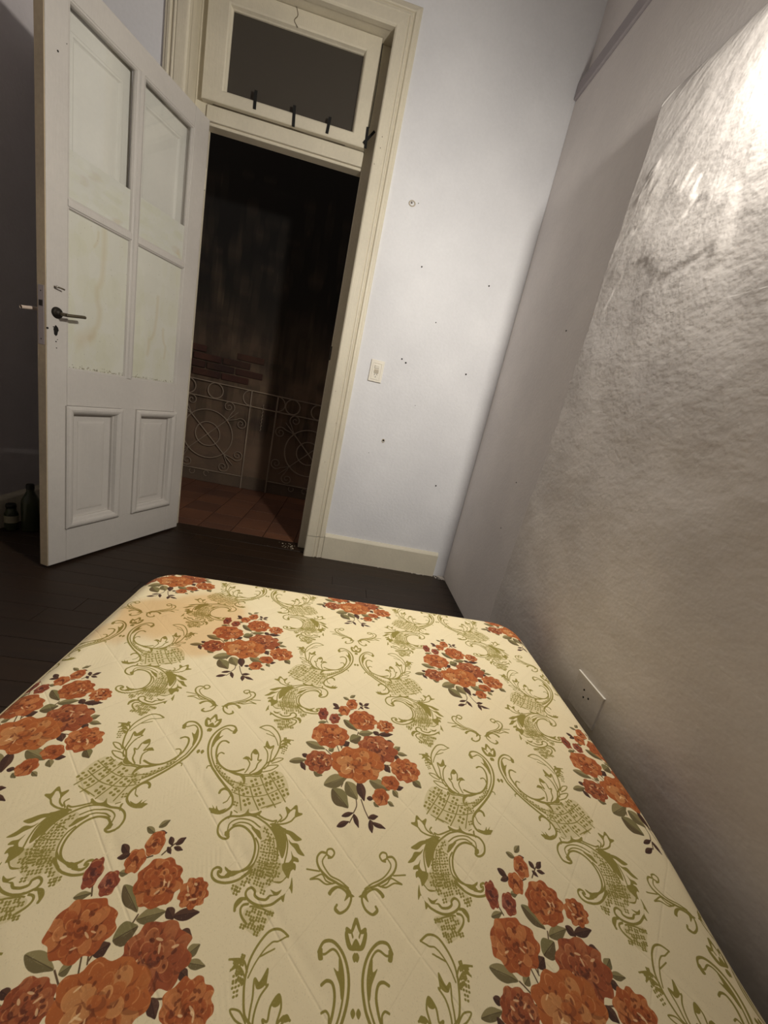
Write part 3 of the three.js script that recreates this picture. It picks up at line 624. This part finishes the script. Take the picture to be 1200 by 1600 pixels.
    part('field_frame', moulding(a + 0.03, e + 0.02, b - 0.03, f - 0.06, [[0, 0.0442], [0, 0.040], [0.004, 0.0375], [0.012, 0.0375], [0.016, 0.0415], [0.02, 0.0442]], 'brtl'), board.material, board);
  });
  // bolection-moulded lower panels
  for (const [a, b] of [[0.413, 0.669], [0.080, 0.335]]) {
    const c = 0.172, d = 0.703;
    const m = moulding(a, c, b, d, [[-0.002, 0.001], [-0.002, -0.008], [0.004, -0.0125], [0.012, -0.014], [0.020, -0.012], [0.027, -0.007], [0.033, 0.006], [0.037, 0.010], [0.038, 0.021], [0.045, 0.022]], 'brtl');
    part('panel_moulding', m, doorPaint, D);
    part('panel', metric(box2(a + 0.02, b - 0.02, c + 0.02, d - 0.02, 0.022, 0.036, 0)), doorPaint, D);
    part('panel_field', moulding(a + 0.064, c + 0.062, b - 0.064, d - 0.062, [[0, 0.0222], [0.0015, 0.0235], [0.003, 0.0205], [0.01, 0.0187], [0.0205, 0.018]], 'brtl'), doorPaint, D);
    part('panel_field', metric(box2(a + 0.084, b - 0.084, c + 0.082, d - 0.082, 0.018, 0.024, 0)), doorPaint, D);
  }
  // hardware
  const rose = new THREE.LatheGeometry([[0, 0.016], [0.008, 0.016], [0.011, 0.010], [0.016, 0.008], [0.0195, 0.004], [0.0205, 0]].map((p) => new THREE.Vector2(...p)), 22);
  rose.rotateX(-Math.PI / 2); rose.translate(0.703, 1.047, 0);
  const h = part('door_handle', rose, darkIron, D, 'dark lever handle on a round rose');
  part('neck', rod(V(0.7, 1.046, -0.012), V(0.7, 1.046, -0.046), 0.0065, 12), wornBrass, h);
  const lever = tube([V(0.704, 1.0455, -0.043), V(0.69, 1.047, -0.045), V(0.67, 1.050, -0.045), V(0.64, 1.0545, -0.044), V(0.632, 1.0553, -0.0435)], 0.0058, 20, 10);
  part('lever', lever, wornBrass, h);
  const cap = new THREE.SphereGeometry(0.0058, 10, 8); cap.translate(0.632, 1.0553, -0.0435);
  part('lever_end', cap, wornBrass, h);
  const back = part('door_handle', rod(V(0.712, 1.044, 0.04), V(0.712, 1.044, 0.074), 0.006, 10), darkIron, D, 'pale lever handle on the far face');
  const bl = tube([V(0.708, 1.045, 0.074), V(0.73, 1.0445, 0.077), V(0.752, 1.041, 0.077), V(0.772, 1.038, 0.076)], 0.0062, 18, 10);
  part('lever', bl, std({ color: 0xcbb9ab, roughness: 0.35 }), back);
  const keyShape = new THREE.Shape([[0, 0.020], [0.004, 0.017], [0.009, 0.012], [0.012, 0.003], [0.008, -0.004], [0.006, -0.014], [0.001, -0.019], [-0.006, -0.014], [-0.007, -0.004], [-0.009, 0.004], [-0.006, 0.012]].map((p) => new THREE.Vector2(-p[0] * 0.9, p[1])));
  const key = new THREE.ExtrudeGeometry(keyShape, { depth: 0.002, bevelEnabled: false }); key.translate(0.708, 0.983, -0.0012);
  part('keyhole', key, hole, D);
  for (const [s, y, r] of [[0.707, 0.944, 0.0022], [0.705, 0.921, 0.0018], [0.7015, 0.952, 0.0014], [0.716, 0.995, 0.002], [0.737, 0.986, 0.0035], [0.7, 1.84, 0.0028], [0.672, 1.88, 0.0012]]) {
    const c = new THREE.CylinderGeometry(r, r, 0.002, 10); c.rotateX(Math.PI / 2); c.translate(s, y, -0.0002);
    part('nail_hole', c, hole, D);
  }
  const hk = part('coat_hook', tube([V(0.712, 1.135, 0.001), V(0.711, 1.135, -0.012), V(0.702, 1.1345, -0.019), V(0.69, 1.133, -0.019)], 0.0028, 16, 8), wornBrass, D, 'small bent metal hook');
  const knob = new THREE.SphereGeometry(0.0045, 12, 8); knob.translate(0.7125, 1.136, -0.013);
  part('knob', knob, nickel, hk);
  const fp = part('latch_plate', box2(LW - 0.001, LW + 0.0012, 0.924, 1.129, 0.008, 0.036, 0.0008), paleMetal, D, 'pale metal lock plate on the door edge');
  part('latch_bolt', box2(LW, LW + 0.003, 1.058, 1.078, 0.014, 0.030, 0.001), darkIron, fp);
  for (const y of [0.943, 1.109]) { const c = new THREE.CylinderGeometry(0.0022, 0.0022, 0.001, 10); c.rotateZ(Math.PI / 2); c.translate(LW + 0.0014, y, 0.022); part('screw', c, darkIron, fp); }
  for (const y of [0.25, 1.05, 1.85]) part('hinge', rod(V(-0.004, y - 0.045, 0.006), V(-0.004, y + 0.045, 0.006), 0.005, 10), creamPaint, D);
}
// ---------------------------------------------------------------- the balcony seen through the doorway
const ZW = -1.27;
const grimeAndFade = canvasMap(1024, 1024, (c, W) => {                          // 3.6 m of mouldy wall; grime streaks, and light fading upward painted into the gradient
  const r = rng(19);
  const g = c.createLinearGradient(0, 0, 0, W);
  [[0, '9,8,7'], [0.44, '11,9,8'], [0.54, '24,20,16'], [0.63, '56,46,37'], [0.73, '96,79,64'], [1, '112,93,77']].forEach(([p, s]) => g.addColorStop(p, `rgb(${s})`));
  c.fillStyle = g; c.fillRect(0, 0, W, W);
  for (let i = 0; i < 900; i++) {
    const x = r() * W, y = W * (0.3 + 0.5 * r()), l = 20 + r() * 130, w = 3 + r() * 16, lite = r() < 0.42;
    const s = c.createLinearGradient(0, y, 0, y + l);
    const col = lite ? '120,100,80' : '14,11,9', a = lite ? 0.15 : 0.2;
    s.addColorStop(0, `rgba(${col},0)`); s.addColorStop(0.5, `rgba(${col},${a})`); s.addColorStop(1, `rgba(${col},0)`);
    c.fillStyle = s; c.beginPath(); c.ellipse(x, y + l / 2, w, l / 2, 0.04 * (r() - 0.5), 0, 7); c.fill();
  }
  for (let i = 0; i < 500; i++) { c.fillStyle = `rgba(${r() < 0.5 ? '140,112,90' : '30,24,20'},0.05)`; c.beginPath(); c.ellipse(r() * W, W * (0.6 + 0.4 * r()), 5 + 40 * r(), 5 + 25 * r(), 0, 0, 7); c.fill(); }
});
const outWall = struct('wall_balcony', 'mouldy stained plaster wall across the balcony, fading light painted in above', null);
{
  const g = new THREE.PlaneGeometry(3.6, 3.6, 90, 90), p = g.attributes.position, u = g.attributes.uv;
  const body = new THREE.BoxGeometry(3.6, 3.6, 0.2, 60, 60, 1), q = body.attributes.position, uv = body.attributes.uv;
  for (let i = 0; i < q.count; i++) {
    const x = q.getX(i), y = q.getY(i);
    uv.setXY(i, x / 3.6 + 0.5, y / 3.6 + 0.5);
    if (q.getZ(i) > 0) {
      const patch = sm(0.35, 0.6, fbm(x * 3 + 9, y * 4, 90, 3)) * sm(0.34, 0.14, Math.abs(y + 0.78)) * sm(-0.1, -0.5, x + 0.1);
      q.setZ(i, q.getZ(i) - 0.012 * patch + 0.006 * (fbm(x * 6, y * 6, 91, 3) - 0.5));
    }
  }
  body.computeVertexNormals(); body.translate(-0.2, 1.75, ZW - 0.1);
  part('plaster_face', body, std({ map: grimeAndFade, roughness: 0.95 }), outWall);
  const foot = box2(-2.0, 1.6, 0, 0.115, ZW, ZW + 0.012, 0.003);
  part('skirting', metric(foot), std({ map: mottled([84, 71, 60], 0.2, 93), roughness: 0.9 }), outWall);
  // bricks bared where the plaster has fallen
  const r = rng(44);
  for (let row = 0; row < 4; row++) for (let k = 0; k < 4; k++) {
    if (r() < 0.18) continue;
    const x = -0.96 + k * 0.235 + (row % 2) * 0.11, y = 0.93 + row * 0.062;
    if (x > -0.2 - row * 0.05) continue;
    const b = box(0.222, 0.052, 0.02, x, y, ZW - 0.001 + 0.004 * r(), 0.006);
    b.rotateZ(0);
    part('brick', metric(b), std({ map: mottled([58 + 10 * r(), 40, 32], 0.35, 95 + k), roughness: 1 }), outWall);
  }
}
{
  const f = struct('floor_balcony', 'worn terracotta tiles on the balcony', box2(-2, 1.6, -0.08, -0.012, ZW, -0.16, 0), grout);
  const r = rng(3);
  for (let i = -7; i < 6; i++) for (let j = 0; j < 6; j++) {
    const x = -0.107 + i * 0.2055, z1 = -0.162 - (j ? 0.105 + (j - 1) * 0.2055 : 0), z0 = Math.max(ZW, -0.162 - 0.105 - j * 0.2055);
    if (z1 - z0 < 0.02) continue;
    part('tile', metric(box2(x + 0.002, x + 0.2035, -0.02, -0.001 * r(), z0 + 0.002, z1 - 0.002, 0.0025)), tileMats[Math.floor(r() * 3)], f);
  }
}
{
  const t = tag(base('balcony_railing', [-0.663, -0.0153, -1.254]), 'pale painted wrought iron railing with a wheel and scrolls outside the doorway', 'railing');
  t.scale.set(1.0157, 1.0157, 1);
  const bar = (n, a, b, r = 0.0048) => part(n, rod(V(...a, 0), V(...b, 0), r, 8), ironPaint, t);
  const spiral = (n, from, c, r0, start, turns) => {
    const pts = [V(...from, 0)];
    for (let i = 0; i <= 26; i++) { const f = i / 26, a = start + turns * f * 2 * Math.PI, r = r0 * (1 - 0.86 * f); pts.push(V(c[0] + r * Math.cos(a), c[1] + r * Math.sin(a), 0)); }
    return part(n, tube(pts, 0.0038, 54, 6), ironPaint, t);
  };
  const ringAt = (n, x, y, r, w = 0.0045, arc = 2 * Math.PI, rot = 0) => { const g = new THREE.TorusGeometry(r, w, 6, 40, arc); g.rotateZ(rot); g.translate(x, y, 0); return part(n, g, ironPaint, t); };
  const panel = (ox) => {
    for (const s of [-1, 1]) bar('post', [ox + s * 0.321, 0.0153], [ox + s * 0.321, 0.872], 0.0062);
    bar('bottom_rail', [ox - 0.321, 0.1225], [ox + 0.321, 0.1225]);
    const cy = 0.437;
    ringAt('ring', ox + 0.03, 0.805, 0.061); ringAt('ring', ox - 0.19, 0.805, 0.061);
    ringAt('half_ring', ox + 0.317, 0.805, 0.061, 0.0042, Math.PI, Math.PI / 2);
    ringAt('half_ring', ox - 0.317, 0.805, 0.061, 0.0042, Math.PI, -Math.PI / 2);
    ringAt('wheel_rim', ox, cy, 0.205, 0.005); ringAt('wheel_hub', ox, cy, 0.101, 0.0048);
    const q = Math.SQRT1_2;
    bar('spoke', [ox - 0.29 * q, cy + 0.29 * q], [ox + 0.29 * q, cy - 0.29 * q], 0.005);
    bar('spoke', [ox - 0.205 * q, cy - 0.205 * q], [ox + 0.205 * q, cy + 0.205 * q], 0.0036);
    for (const sx of [-1, 1]) for (const sy of [-1, 1]) {
      const nx = ox + sx * 0.145, ny = cy + sy * 0.145;
      const boss = new THREE.SphereGeometry(0.011, 10, 8); boss.translate(nx, ny, 0); part('boss', boss, ironPaint, t);
      bar('spike', [nx, ny], [nx + sx * 0.085, ny + sy * 0.085], 0.003);
      const a0 = Math.atan2(0, sx);
      // one scroll climbs beside the rail, its twin runs beside the post
      const A = [nx + sx * 0.006, ny + sy * 0.115], B = [nx + sx * 0.118, ny - sy * 0.008];
      spiral('scroll', [nx, ny], A, 0.05, sx > 0 ? (sy > 0 ? -0.9 : 0.9) : Math.PI + (sy > 0 ? 0.9 : -0.9), sx * sy * 1.6);
      spiral('scroll', [nx, ny], B, 0.05, sx > 0 ? (sy > 0 ? 2.4 : -2.4) : (sy > 0 ? 0.75 : -0.75), -sx * sy * 1.6);
    }
    ringAt('curl', ox + 0.02, 0.092, 0.022, 0.003, 4.6, 0.4); ringAt('curl', ox - 0.1, 0.092, 0.022, 0.003, 4.6, 2.4);
  };
  panel(0); panel(0.861);
  bar('top_rail', [-0.32, 0.868], [1.18, 0.868], 0.0052);
  bar('middle_rail', [-0.32, 0.739], [1.18, 0.739], 0.0052);
  const knot = new THREE.SphereGeometry(0.014, 12, 8); knot.translate(0.321, 0.739, 0); part('boss', knot, ironPaint, t);
  // twisted bar hanging in the gap between the panels
  const tw = []; for (let i = 0; i <= 40; i++) tw.push(V(0.428 + 0.003 * Math.cos(i * 1.2), 0.775 - i * 0.0057, 0.003 * Math.sin(i * 1.2)));
  part('twisted_bar', tube(tw, 0.0035, 90, 6), ironPaint, t);
  for (const [x, y] of [[-0.321, 0.739], [0.321, 0.739], [0.54, 0.739], [0.321, 0.1225]]) part('wall_stud', rod(V(x, y, 0), V(x, y, -0.017), 0.005, 8), ironPaint, t);
}
// ---------------------------------------------------------------- mattress on its base
{
  const XA = 0.055, XB = 1.14, ZA = 1.243, ZB = 3.14, TOP = 0.42, LOW = 0.205, EDGE = 0.042;
  const cx = (XA + XB) / 2, cz = (ZA + ZB) / 2, hx = (XB - XA) / 2, hz = (ZB - ZA) / 2, R = 0.085;
  const outline = [];                                                  // points and outward normals round the plan
  const side = (n, a, b) => { for (let i = 0; i < n; i++) outline.push([...[0, 1].map((k) => mix(a[k], b[k], i / n))]); };
  const corner = (ox, oz, a0) => { for (let i = 0; i < 12; i++) { const a = a0 + i / 12 * Math.PI / 2; outline.push([ox + R * Math.cos(a), oz + R * Math.sin(a)]); } };
  side(150, [hx, -hz + R], [hx, hz - R]); corner(hx - R, hz - R, 0);
  side(90, [hx - R, hz], [-hx + R, hz]); corner(-hx + R, hz - R, Math.PI / 2);
  side(150, [-hx, hz - R], [-hx, -hz + R]); corner(-hx + R, -hz + R, Math.PI);
  side(90, [-hx + R, -hz], [hx - R, -hz]); corner(hx - R, -hz + R, Math.PI * 1.5);
  const N = outline.length, normal = outline.map((p, i) => { const a = outline[(i + N - 1) % N], b = outline[(i + 1) % N], l = Math.hypot(b[0] - a[0], b[1] - a[1]); return [(b[1] - a[1]) / l, -(b[0] - a[0]) / l]; });
  const quilt = (x, z) => {                                            // shallow diagonal stitching
    const tri = (v) => { const f = Math.abs(v / 0.152 - Math.round(v / 0.152)) * 0.152; return Math.exp(-((f / 0.006) ** 2)); };
    return -0.0012 * Math.max(tri(z - x - 0.86), tri(z + x - 0.42)) + 0.0035 * (fbm(x * 4, z * 4, 120, 3) - 0.5);
  };
  const sag = (z) => 0.034 * sm(1.8, 2.08, z);                          // pressed down where somebody sits
  const dirt = (x, z) => {
    const w = fbm(x * 9, z * 9, 130, 4) - 0.5, blob = (px, pz, r) => sm(1.15, 0.75, Math.hypot((x - px), (z - pz)) / r + w * 0.9);
    const a = Math.max(blob(0.16, 1.49, 0.09), blob(0.25, 1.45, 0.10) * 0.9, blob(0.29, 1.56, 0.06) * 0.9, blob(0.11, 1.56, 0.05) * 0.7);
    const faint = 0.35 * sm(0.5, 0.75, fbm(x * 3, z * 3, 131, 3)), edge = 0.5 * blob(1.02, 1.72, 0.16);
    return [1 - 0.10 * a - 0.03 * faint - 0.02 * edge, 1 - 0.26 * a - 0.06 * faint - 0.06 * edge, 1 - 0.42 * a - 0.12 * faint - 0.10 * edge];
  };
  const pos = [], uv = [], col = [], idx = [];
  const push = (x, y, z, u, v) => { pos.push(x, y, z); uv.push((u - X0) / PX, -(v - Z0) / PZ); col.push(...dirt(u, v)); };
  const M = 150, S = 26, rows = M + S;
  for (let i = 0; i <= M; i++) for (const [k, p] of outline.entries()) {
    const f = 1 - (1 - i / M) ** 1.25, n = normal[k];
    const ux = cx + (p[0] - n[0] * EDGE * (i === M ? 1 : f)) * f, uz = cz + (p[1] - n[1] * EDGE * f) * f;
    push(ux, TOP - sag(uz) + quilt(ux, uz) * sm(1, 0.94, f) - 0.006 * sm(0.8, 1, f), uz, ux, uz);
  }
  const H = TOP - 0.006 - LOW, prof = [];
  for (let i = 1; i <= 9; i++) { const a = i / 9 * Math.PI / 2; prof.push([EDGE * Math.sin(a), -EDGE * (1 - Math.cos(a)), EDGE * a]); }
  for (let i = 1; i <= 8; i++) prof.push([EDGE + 0.006 * Math.sin(i / 8 * Math.PI), -EDGE - (H - 2 * EDGE) * i / 8, EDGE * Math.PI / 2 + (H - 2 * EDGE) * i / 8]);
  for (let i = 1; i <= 9; i++) { const a = i / 9 * Math.PI / 2; prof.push([EDGE * Math.cos(a), -(H - EDGE) - EDGE * Math.sin(a), EDGE * Math.PI / 2 + H - 2 * EDGE + EDGE * a]); }
  for (const [o, dy, arc] of prof) for (const [k, p] of outline.entries()) {
    const n = normal[k], bx = cx + p[0] - n[0] * EDGE, bz = cz + p[1] - n[1] * EDGE;
    push(bx + n[0] * o, TOP - 0.006 + dy - sag(bz) * sm(LOW, TOP, TOP + dy), bz + n[1] * o, bx + n[0] * arc, bz + n[1] * arc);
  }
  for (let j = 0; j < M + prof.length; j++) for (let k = 0; k < N; k++) { const a = j * N + k, b = j * N + (k + 1) % N; idx.push(a, b, b + N, a, b + N, a + N); }
  const c0 = pos.length / 3; push(cx, LOW, cz, cx, cz);
  const last = (M + prof.length) * N; for (let k = 0; k < N; k++) idx.push(last + k, last + (k + 1) % N, c0);
  const g = new THREE.BufferGeometry();
  g.setAttribute('position', new THREE.Float32BufferAttribute(pos, 3));
  g.setAttribute('uv', new THREE.Float32BufferAttribute(uv, 2));
  g.setAttribute('color', new THREE.Float32BufferAttribute(col, 3));
  g.setIndex(idx); g.computeVertexNormals();
  const line = (t) => { const f = Math.abs(t - Math.round(t)) * 0.152; return Math.exp(-((f / 0.0016) ** 2)) + 0.35 * Math.exp(-((f / 0.008) ** 2)); };
  const weave = dataMap(512, (u, v) => 255 * (0.9 - 0.62 * Math.min(1, Math.max(line(u - v), 0.8 * line(u + v))) + 0.08 * fbm(u * 64, v * 64, 150, 2, 64)), false);
  weave.repeat.set(PX / 0.152, PZ / 0.152);
  const m = tag(base('mattress'), 'cream bare mattress printed with rust roses and olive scrolls', 'mattress');
  part('ticking_cover', g, std({ map: ticking, vertexColors: true, roughness: 0.85, bumpMap: weave, bumpScale: 0.0009 }), m);
  const rim = (y, o) => tube(outline.filter((_, k) => k % 3 === 0).map((p) => { const k = outline.indexOf(p), n = normal[k]; return V(cx + p[0] - n[0] * (EDGE - o), y - sag(cz + p[1]) * sm(LOW, TOP, y), cz + p[1] - n[1] * (EDGE - o)); }), 0.0036, 400, 6, true);
  part('piping', rim(TOP - 0.034, 0.040), std({ color: 0xd8c8a0, roughness: 0.8 }), m);
  part('piping', rim(LOW + 0.03, 0.040), std({ color: 0xd8c8a0, roughness: 0.8 }), m);
  const b = tag(base('bed_base'), 'low dark wooden bed base under the floral mattress', 'bed base');
  part('side_rail', metric(box2(XA + 0.03, XA + 0.055, 0.09, 0.2, ZA + 0.05, ZB - 0.05)), planks[0], b);
  part('side_rail', metric(box2(XB - 0.055, XB - 0.03, 0.09, 0.2, ZA + 0.05, ZB - 0.05)), planks[0], b);
  part('end_rail', metric(box2(XA + 0.055, XB - 0.055, 0.09, 0.2, ZA + 0.05, ZA + 0.075)), planks[1], b);
  part('end_rail', metric(box2(XA + 0.055, XB - 0.055, 0.09, 0.2, ZB - 0.075, ZB - 0.05)), planks[1], b);
  for (let i = 0; i < 12; i++) part('slat', metric(box2(XA + 0.03, XB - 0.03, 0.192, 0.2045, ZA + 0.08 + i * 0.15, ZA + 0.16 + i * 0.15)), planks[2], b);
  for (const x of [XA + 0.09, XB - 0.09]) for (const z of [ZA + 0.11, ZB - 0.11]) part('leg', metric(box2(x - 0.03, x + 0.03, 0, 0.15, z - 0.03, z + 0.03, 0.004)), planks[0], b);
}
// ---------------------------------------------------------------- small things
{
  const t = tag(base('wall_switch', [0.6094, 1.154, 0]), 'white wall switch with a socket on the lavender wall beside the casing', 'switch');
  part('plate', box2(-0.0375, 0.0375, -0.058, 0.058, 0, 0.0085, 0.003), whitePlastic, t);
  part('module_frame', moulding(-0.025, -0.046, 0.027, 0.044, [[0, 0.0085], [0.001, 0.0105], [0.003, 0.0105], [0.0045, 0.0088]], 'brtl'), whitePlastic, t);
  const rocker = new RoundedBoxGeometry(0.026, 0.018, 0.007, 2, 0.002); rocker.rotateX(0.18); rocker.translate(0.0, 0.022, 0.0105);
  part('rocker', rocker, whitePlastic, t);
  part('blank_module', box2(-0.013, 0.013, -0.012, 0.008, 0.008, 0.0105, 0.001), agedPlastic, t);
  for (const s of [-1, 1]) { const g = box(0.0022, 0.0085, 0.002, 0, 0, 0, 0); g.rotateZ(s * 0.5); g.translate(s * 0.0062, -0.018, 0.0086); part('slot', g, hole, t); }
  part('slot', box(0.0022, 0.008, 0.002, 0, -0.031, 0.0086, 0), hole, t);
}
{
  const t = tag(base('wall_socket', [roughX(0.39, 1.548) - 0.001, 0.392, 1.548]), 'grey painted socket plate low on the rough wall beside the mattress', 'socket');
  const g = box2(-0.002, 0.006, -0.046, 0.045, -0.052, 0.052, 0.0018); 
  part('plate', metric(g), roughPaint, t);
  part('edge_highlight', box2(-0.003, 0.006, 0.045, 0.0475, -0.053, 0.053, 0.0008), whitePlastic, t, 'pale top edge painted as a highlight');  // white strip paints the highlight along the top of the plate
  part('backing_box', box2(0, 0.03, -0.043, 0.043, -0.049, 0.049, 0.002), agedPlastic, t);
  for (const [y, z] of [[0.018, -0.012], [0.001, -0.006], [0.010, 0.010]]) { const c = new THREE.CylinderGeometry(0.0026, 0.0026, 0.002, 10); c.rotateZ(Math.PI / 2); c.translate(-0.0016, y, z); part('slot', c, hole, t); }
}
{
  const strap = (x, y0, y1, lean, label) => {
    const L = y1 - y0, t = tag(base('tape_strip', [x, y0, -0.0475]), label, 'tape', 'black tape strips on the transom light');
    const g = new THREE.BoxGeometry(0.0138, L, 0.0014, 1, 8, 1), p = g.attributes.position;
    for (let i = 0; i < p.count; i++) { const f = p.getY(i) / L + 0.5; p.setZ(i, p.getZ(i) + 0.0008 * Math.sin(f * 3.1)); p.setX(i, p.getX(i) + lean * f); }
    g.translate(0, L / 2, 0);
    t.removeFromParent(); const m = part('tape_strip', g, black); m.position.copy(t.position); m.userData = t.userData;
    return m;
  };
  used.set('tape_strip', 0);
  strap(-0.2005, 2.182, 2.256, -0.001, 'leftmost black tape strip on the foot of the transom light');
  used.set('tape_strip', 1);
  strap(-0.013, 2.161, 2.246, -0.006, 'middle black tape strip on the foot of the transom light');
  used.set('tape_strip', 2);
  strap(0.148, 2.176, 2.245, 0.005, 'black tape strip right of the middle one on the transom light');
  const k = tag(base('tape_knot', [0.340, 2.20, -0.046]), 'black tape tied in a crossed knot at the corner of the transom light', 'tape');
  const bit = (w, h, a, x, y, z) => { const g = new RoundedBoxGeometry(w, h, 0.003, 1, 0.001); g.rotateZ(a); g.translate(x, y, z); return g; };
  part('tape_end', bit(0.012, 0.088, 0.06, 0.0, 0.008, 0), black, k);
  part('tape_end', bit(0.012, 0.075, -0.62, 0.012, 0.012, 0.003), black, k);
  const nub = new THREE.SphereGeometry(0.009, 12, 8); nub.scale(1, 1.1, 0.5); nub.translate(-0.003, -0.012, 0.002); part('knot', nub, black, k);
  part('cord', tube([V(0.004, 0.05, 0), V(0.006, 0.2, 0.001), V(0.002, 0.38, 0.001)], 0.0018, 20, 5), black, k);
}
{ // bottle and jar in the shadow behind the door
  const green = new THREE.MeshPhysicalMaterial({ color: 0x4c5238, transmission: 0.6, thickness: 0.01, roughness: 0.25, ior: 1.45 });
  const lathe = (pts) => new THREE.LatheGeometry(pts.map((p) => new THREE.Vector2(...p)), 28);
  const t = tag(base('bottle', [-0.968, 0, 0.285]), 'tall dark green bottle on the floor behind the open door', 'bottle');
  part('body', lathe([[0, 0.001], [0.033, 0.001], [0.037, 0.006], [0.037, 0.14], [0.034, 0.165], [0.022, 0.19], [0.0155, 0.205], [0.0155, 0.226]]), green, t);
  part('cap', lathe([[0, 0.243], [0.014, 0.243], [0.0165, 0.239], [0.0165, 0.218], [0.0155, 0.216]]), std({ color: 0x15130f, roughness: 0.5 }), t);
  const j = tag(base('jar', [-1.035, 0, 0.315]), 'short jar with a pale band beside the dark green bottle', 'jar');
  part('body', lathe([[0, 0.001], [0.024, 0.001], [0.027, 0.005], [0.027, 0.085], [0.02, 0.1], [0.018, 0.118], [0, 0.118]]), green, j);
  part('cap', lathe([[0, 0.136], [0.018, 0.136], [0.02, 0.133], [0.02, 0.117], [0, 0.117]]), std({ color: 0x17140f, roughness: 0.5 }), j);
  const lab = new THREE.CylinderGeometry(0.0276, 0.0276, 0.035, 28, 1, true); lab.translate(0, 0.06, 0);
  part('band', lab, std({ color: 0x9a937c, side: THREE.DoubleSide }), j);
}
{ // crumbs of fallen plaster in the corner and by the sill
  const r = rng(8), lumps = [];
  const crumb = (x, z, s) => { const g = new THREE.DodecahedronGeometry(s, 0); g.scale(1, 0.6, 1); g.rotateY(r() * 6); g.translate(x, s * 0.4, z); lumps.push(g); };
  for (let i = 0; i < 60; i++) crumb(1.30 - 0.075 * r() * r(), 0.006 + 0.05 * r() * r() + 0.004, 0.003 + 0.008 * r() * r());
  for (let i = 0; i < 14; i++) crumb(0.52 + 0.7 * r(), 0.022 + 0.006 * r(), 0.002 + 0.003 * r());
  tag(part('plaster_crumbs', mergeGeometries(lumps), std({ color: 0xc9c2bb, roughness: 1 })), 'white plaster crumbs on the dark floor in the corner', 'crumbs', null, 'stuff');
  const more = []; lumps.length = 0;
  for (let i = 0; i < 26; i++) crumb(FR - 0.02 - 0.06 * r() * r() * 3, -0.03 - 0.1 * r(), 0.002 + 0.004 * r() * r());
  tag(part('paint_crumbs', mergeGeometries(lumps), std({ color: 0xb9ae9a, roughness: 1 })), 'paint flakes on the door sill beside the right jamb', 'crumbs', null, 'stuff');
}
{ // the lamp: a small reflector on an arm from the rough wall, just out of the picture
  const X = roughX(BULB.y, BULB.z) + 0.004, t = tag(base('wall_lamp', [BULB.x, BULB.y, BULB.z]), 'small reflector lamp on a short arm from the rough wall', 'lamp');
  const q = new THREE.Quaternion().setFromUnitVectors(V(0, 1, 0), AIM);
  const lathe = (pts) => new THREE.LatheGeometry(pts.map((p) => new THREE.Vector2(...p)), 24).applyQuaternion(q);
  part('reflector', lathe([[0.006, -0.034], [0.012, -0.032], [0.020, -0.020], [0.026, -0.006], [0.0275, -0.003], [0.026, -0.003], [0.024, -0.007], [0.018, -0.019], [0.006, -0.03]]), whitePlastic, t);
  part('bulb_face', lathe([[0, -0.005], [0.012, -0.006], [0.0225, -0.010]]), new THREE.MeshStandardMaterial({ color: 0xffffff, emissive: new THREE.Color(1, 0.93, 0.85), emissiveIntensity: 5, roughness: 0.3, side: THREE.DoubleSide }), t);
  const e = AIM.clone().multiplyScalar(-0.033);
  part('arm', tube([e, V(e.x + 0.012, e.y + 0.004, e.z + 0.006), V(X - BULB.x, 0.03, 0.03)], 0.004, 12, 8), whitePlastic, t);
  const rosette = new THREE.CylinderGeometry(0.02, 0.022, 0.008, 20); rosette.rotateZ(Math.PI / 2); rosette.translate(X - BULB.x - 0.004, 0.03, 0.03);
  part('rosette', rosette, whitePlastic, t);
}
renderer.render(scene, camera);
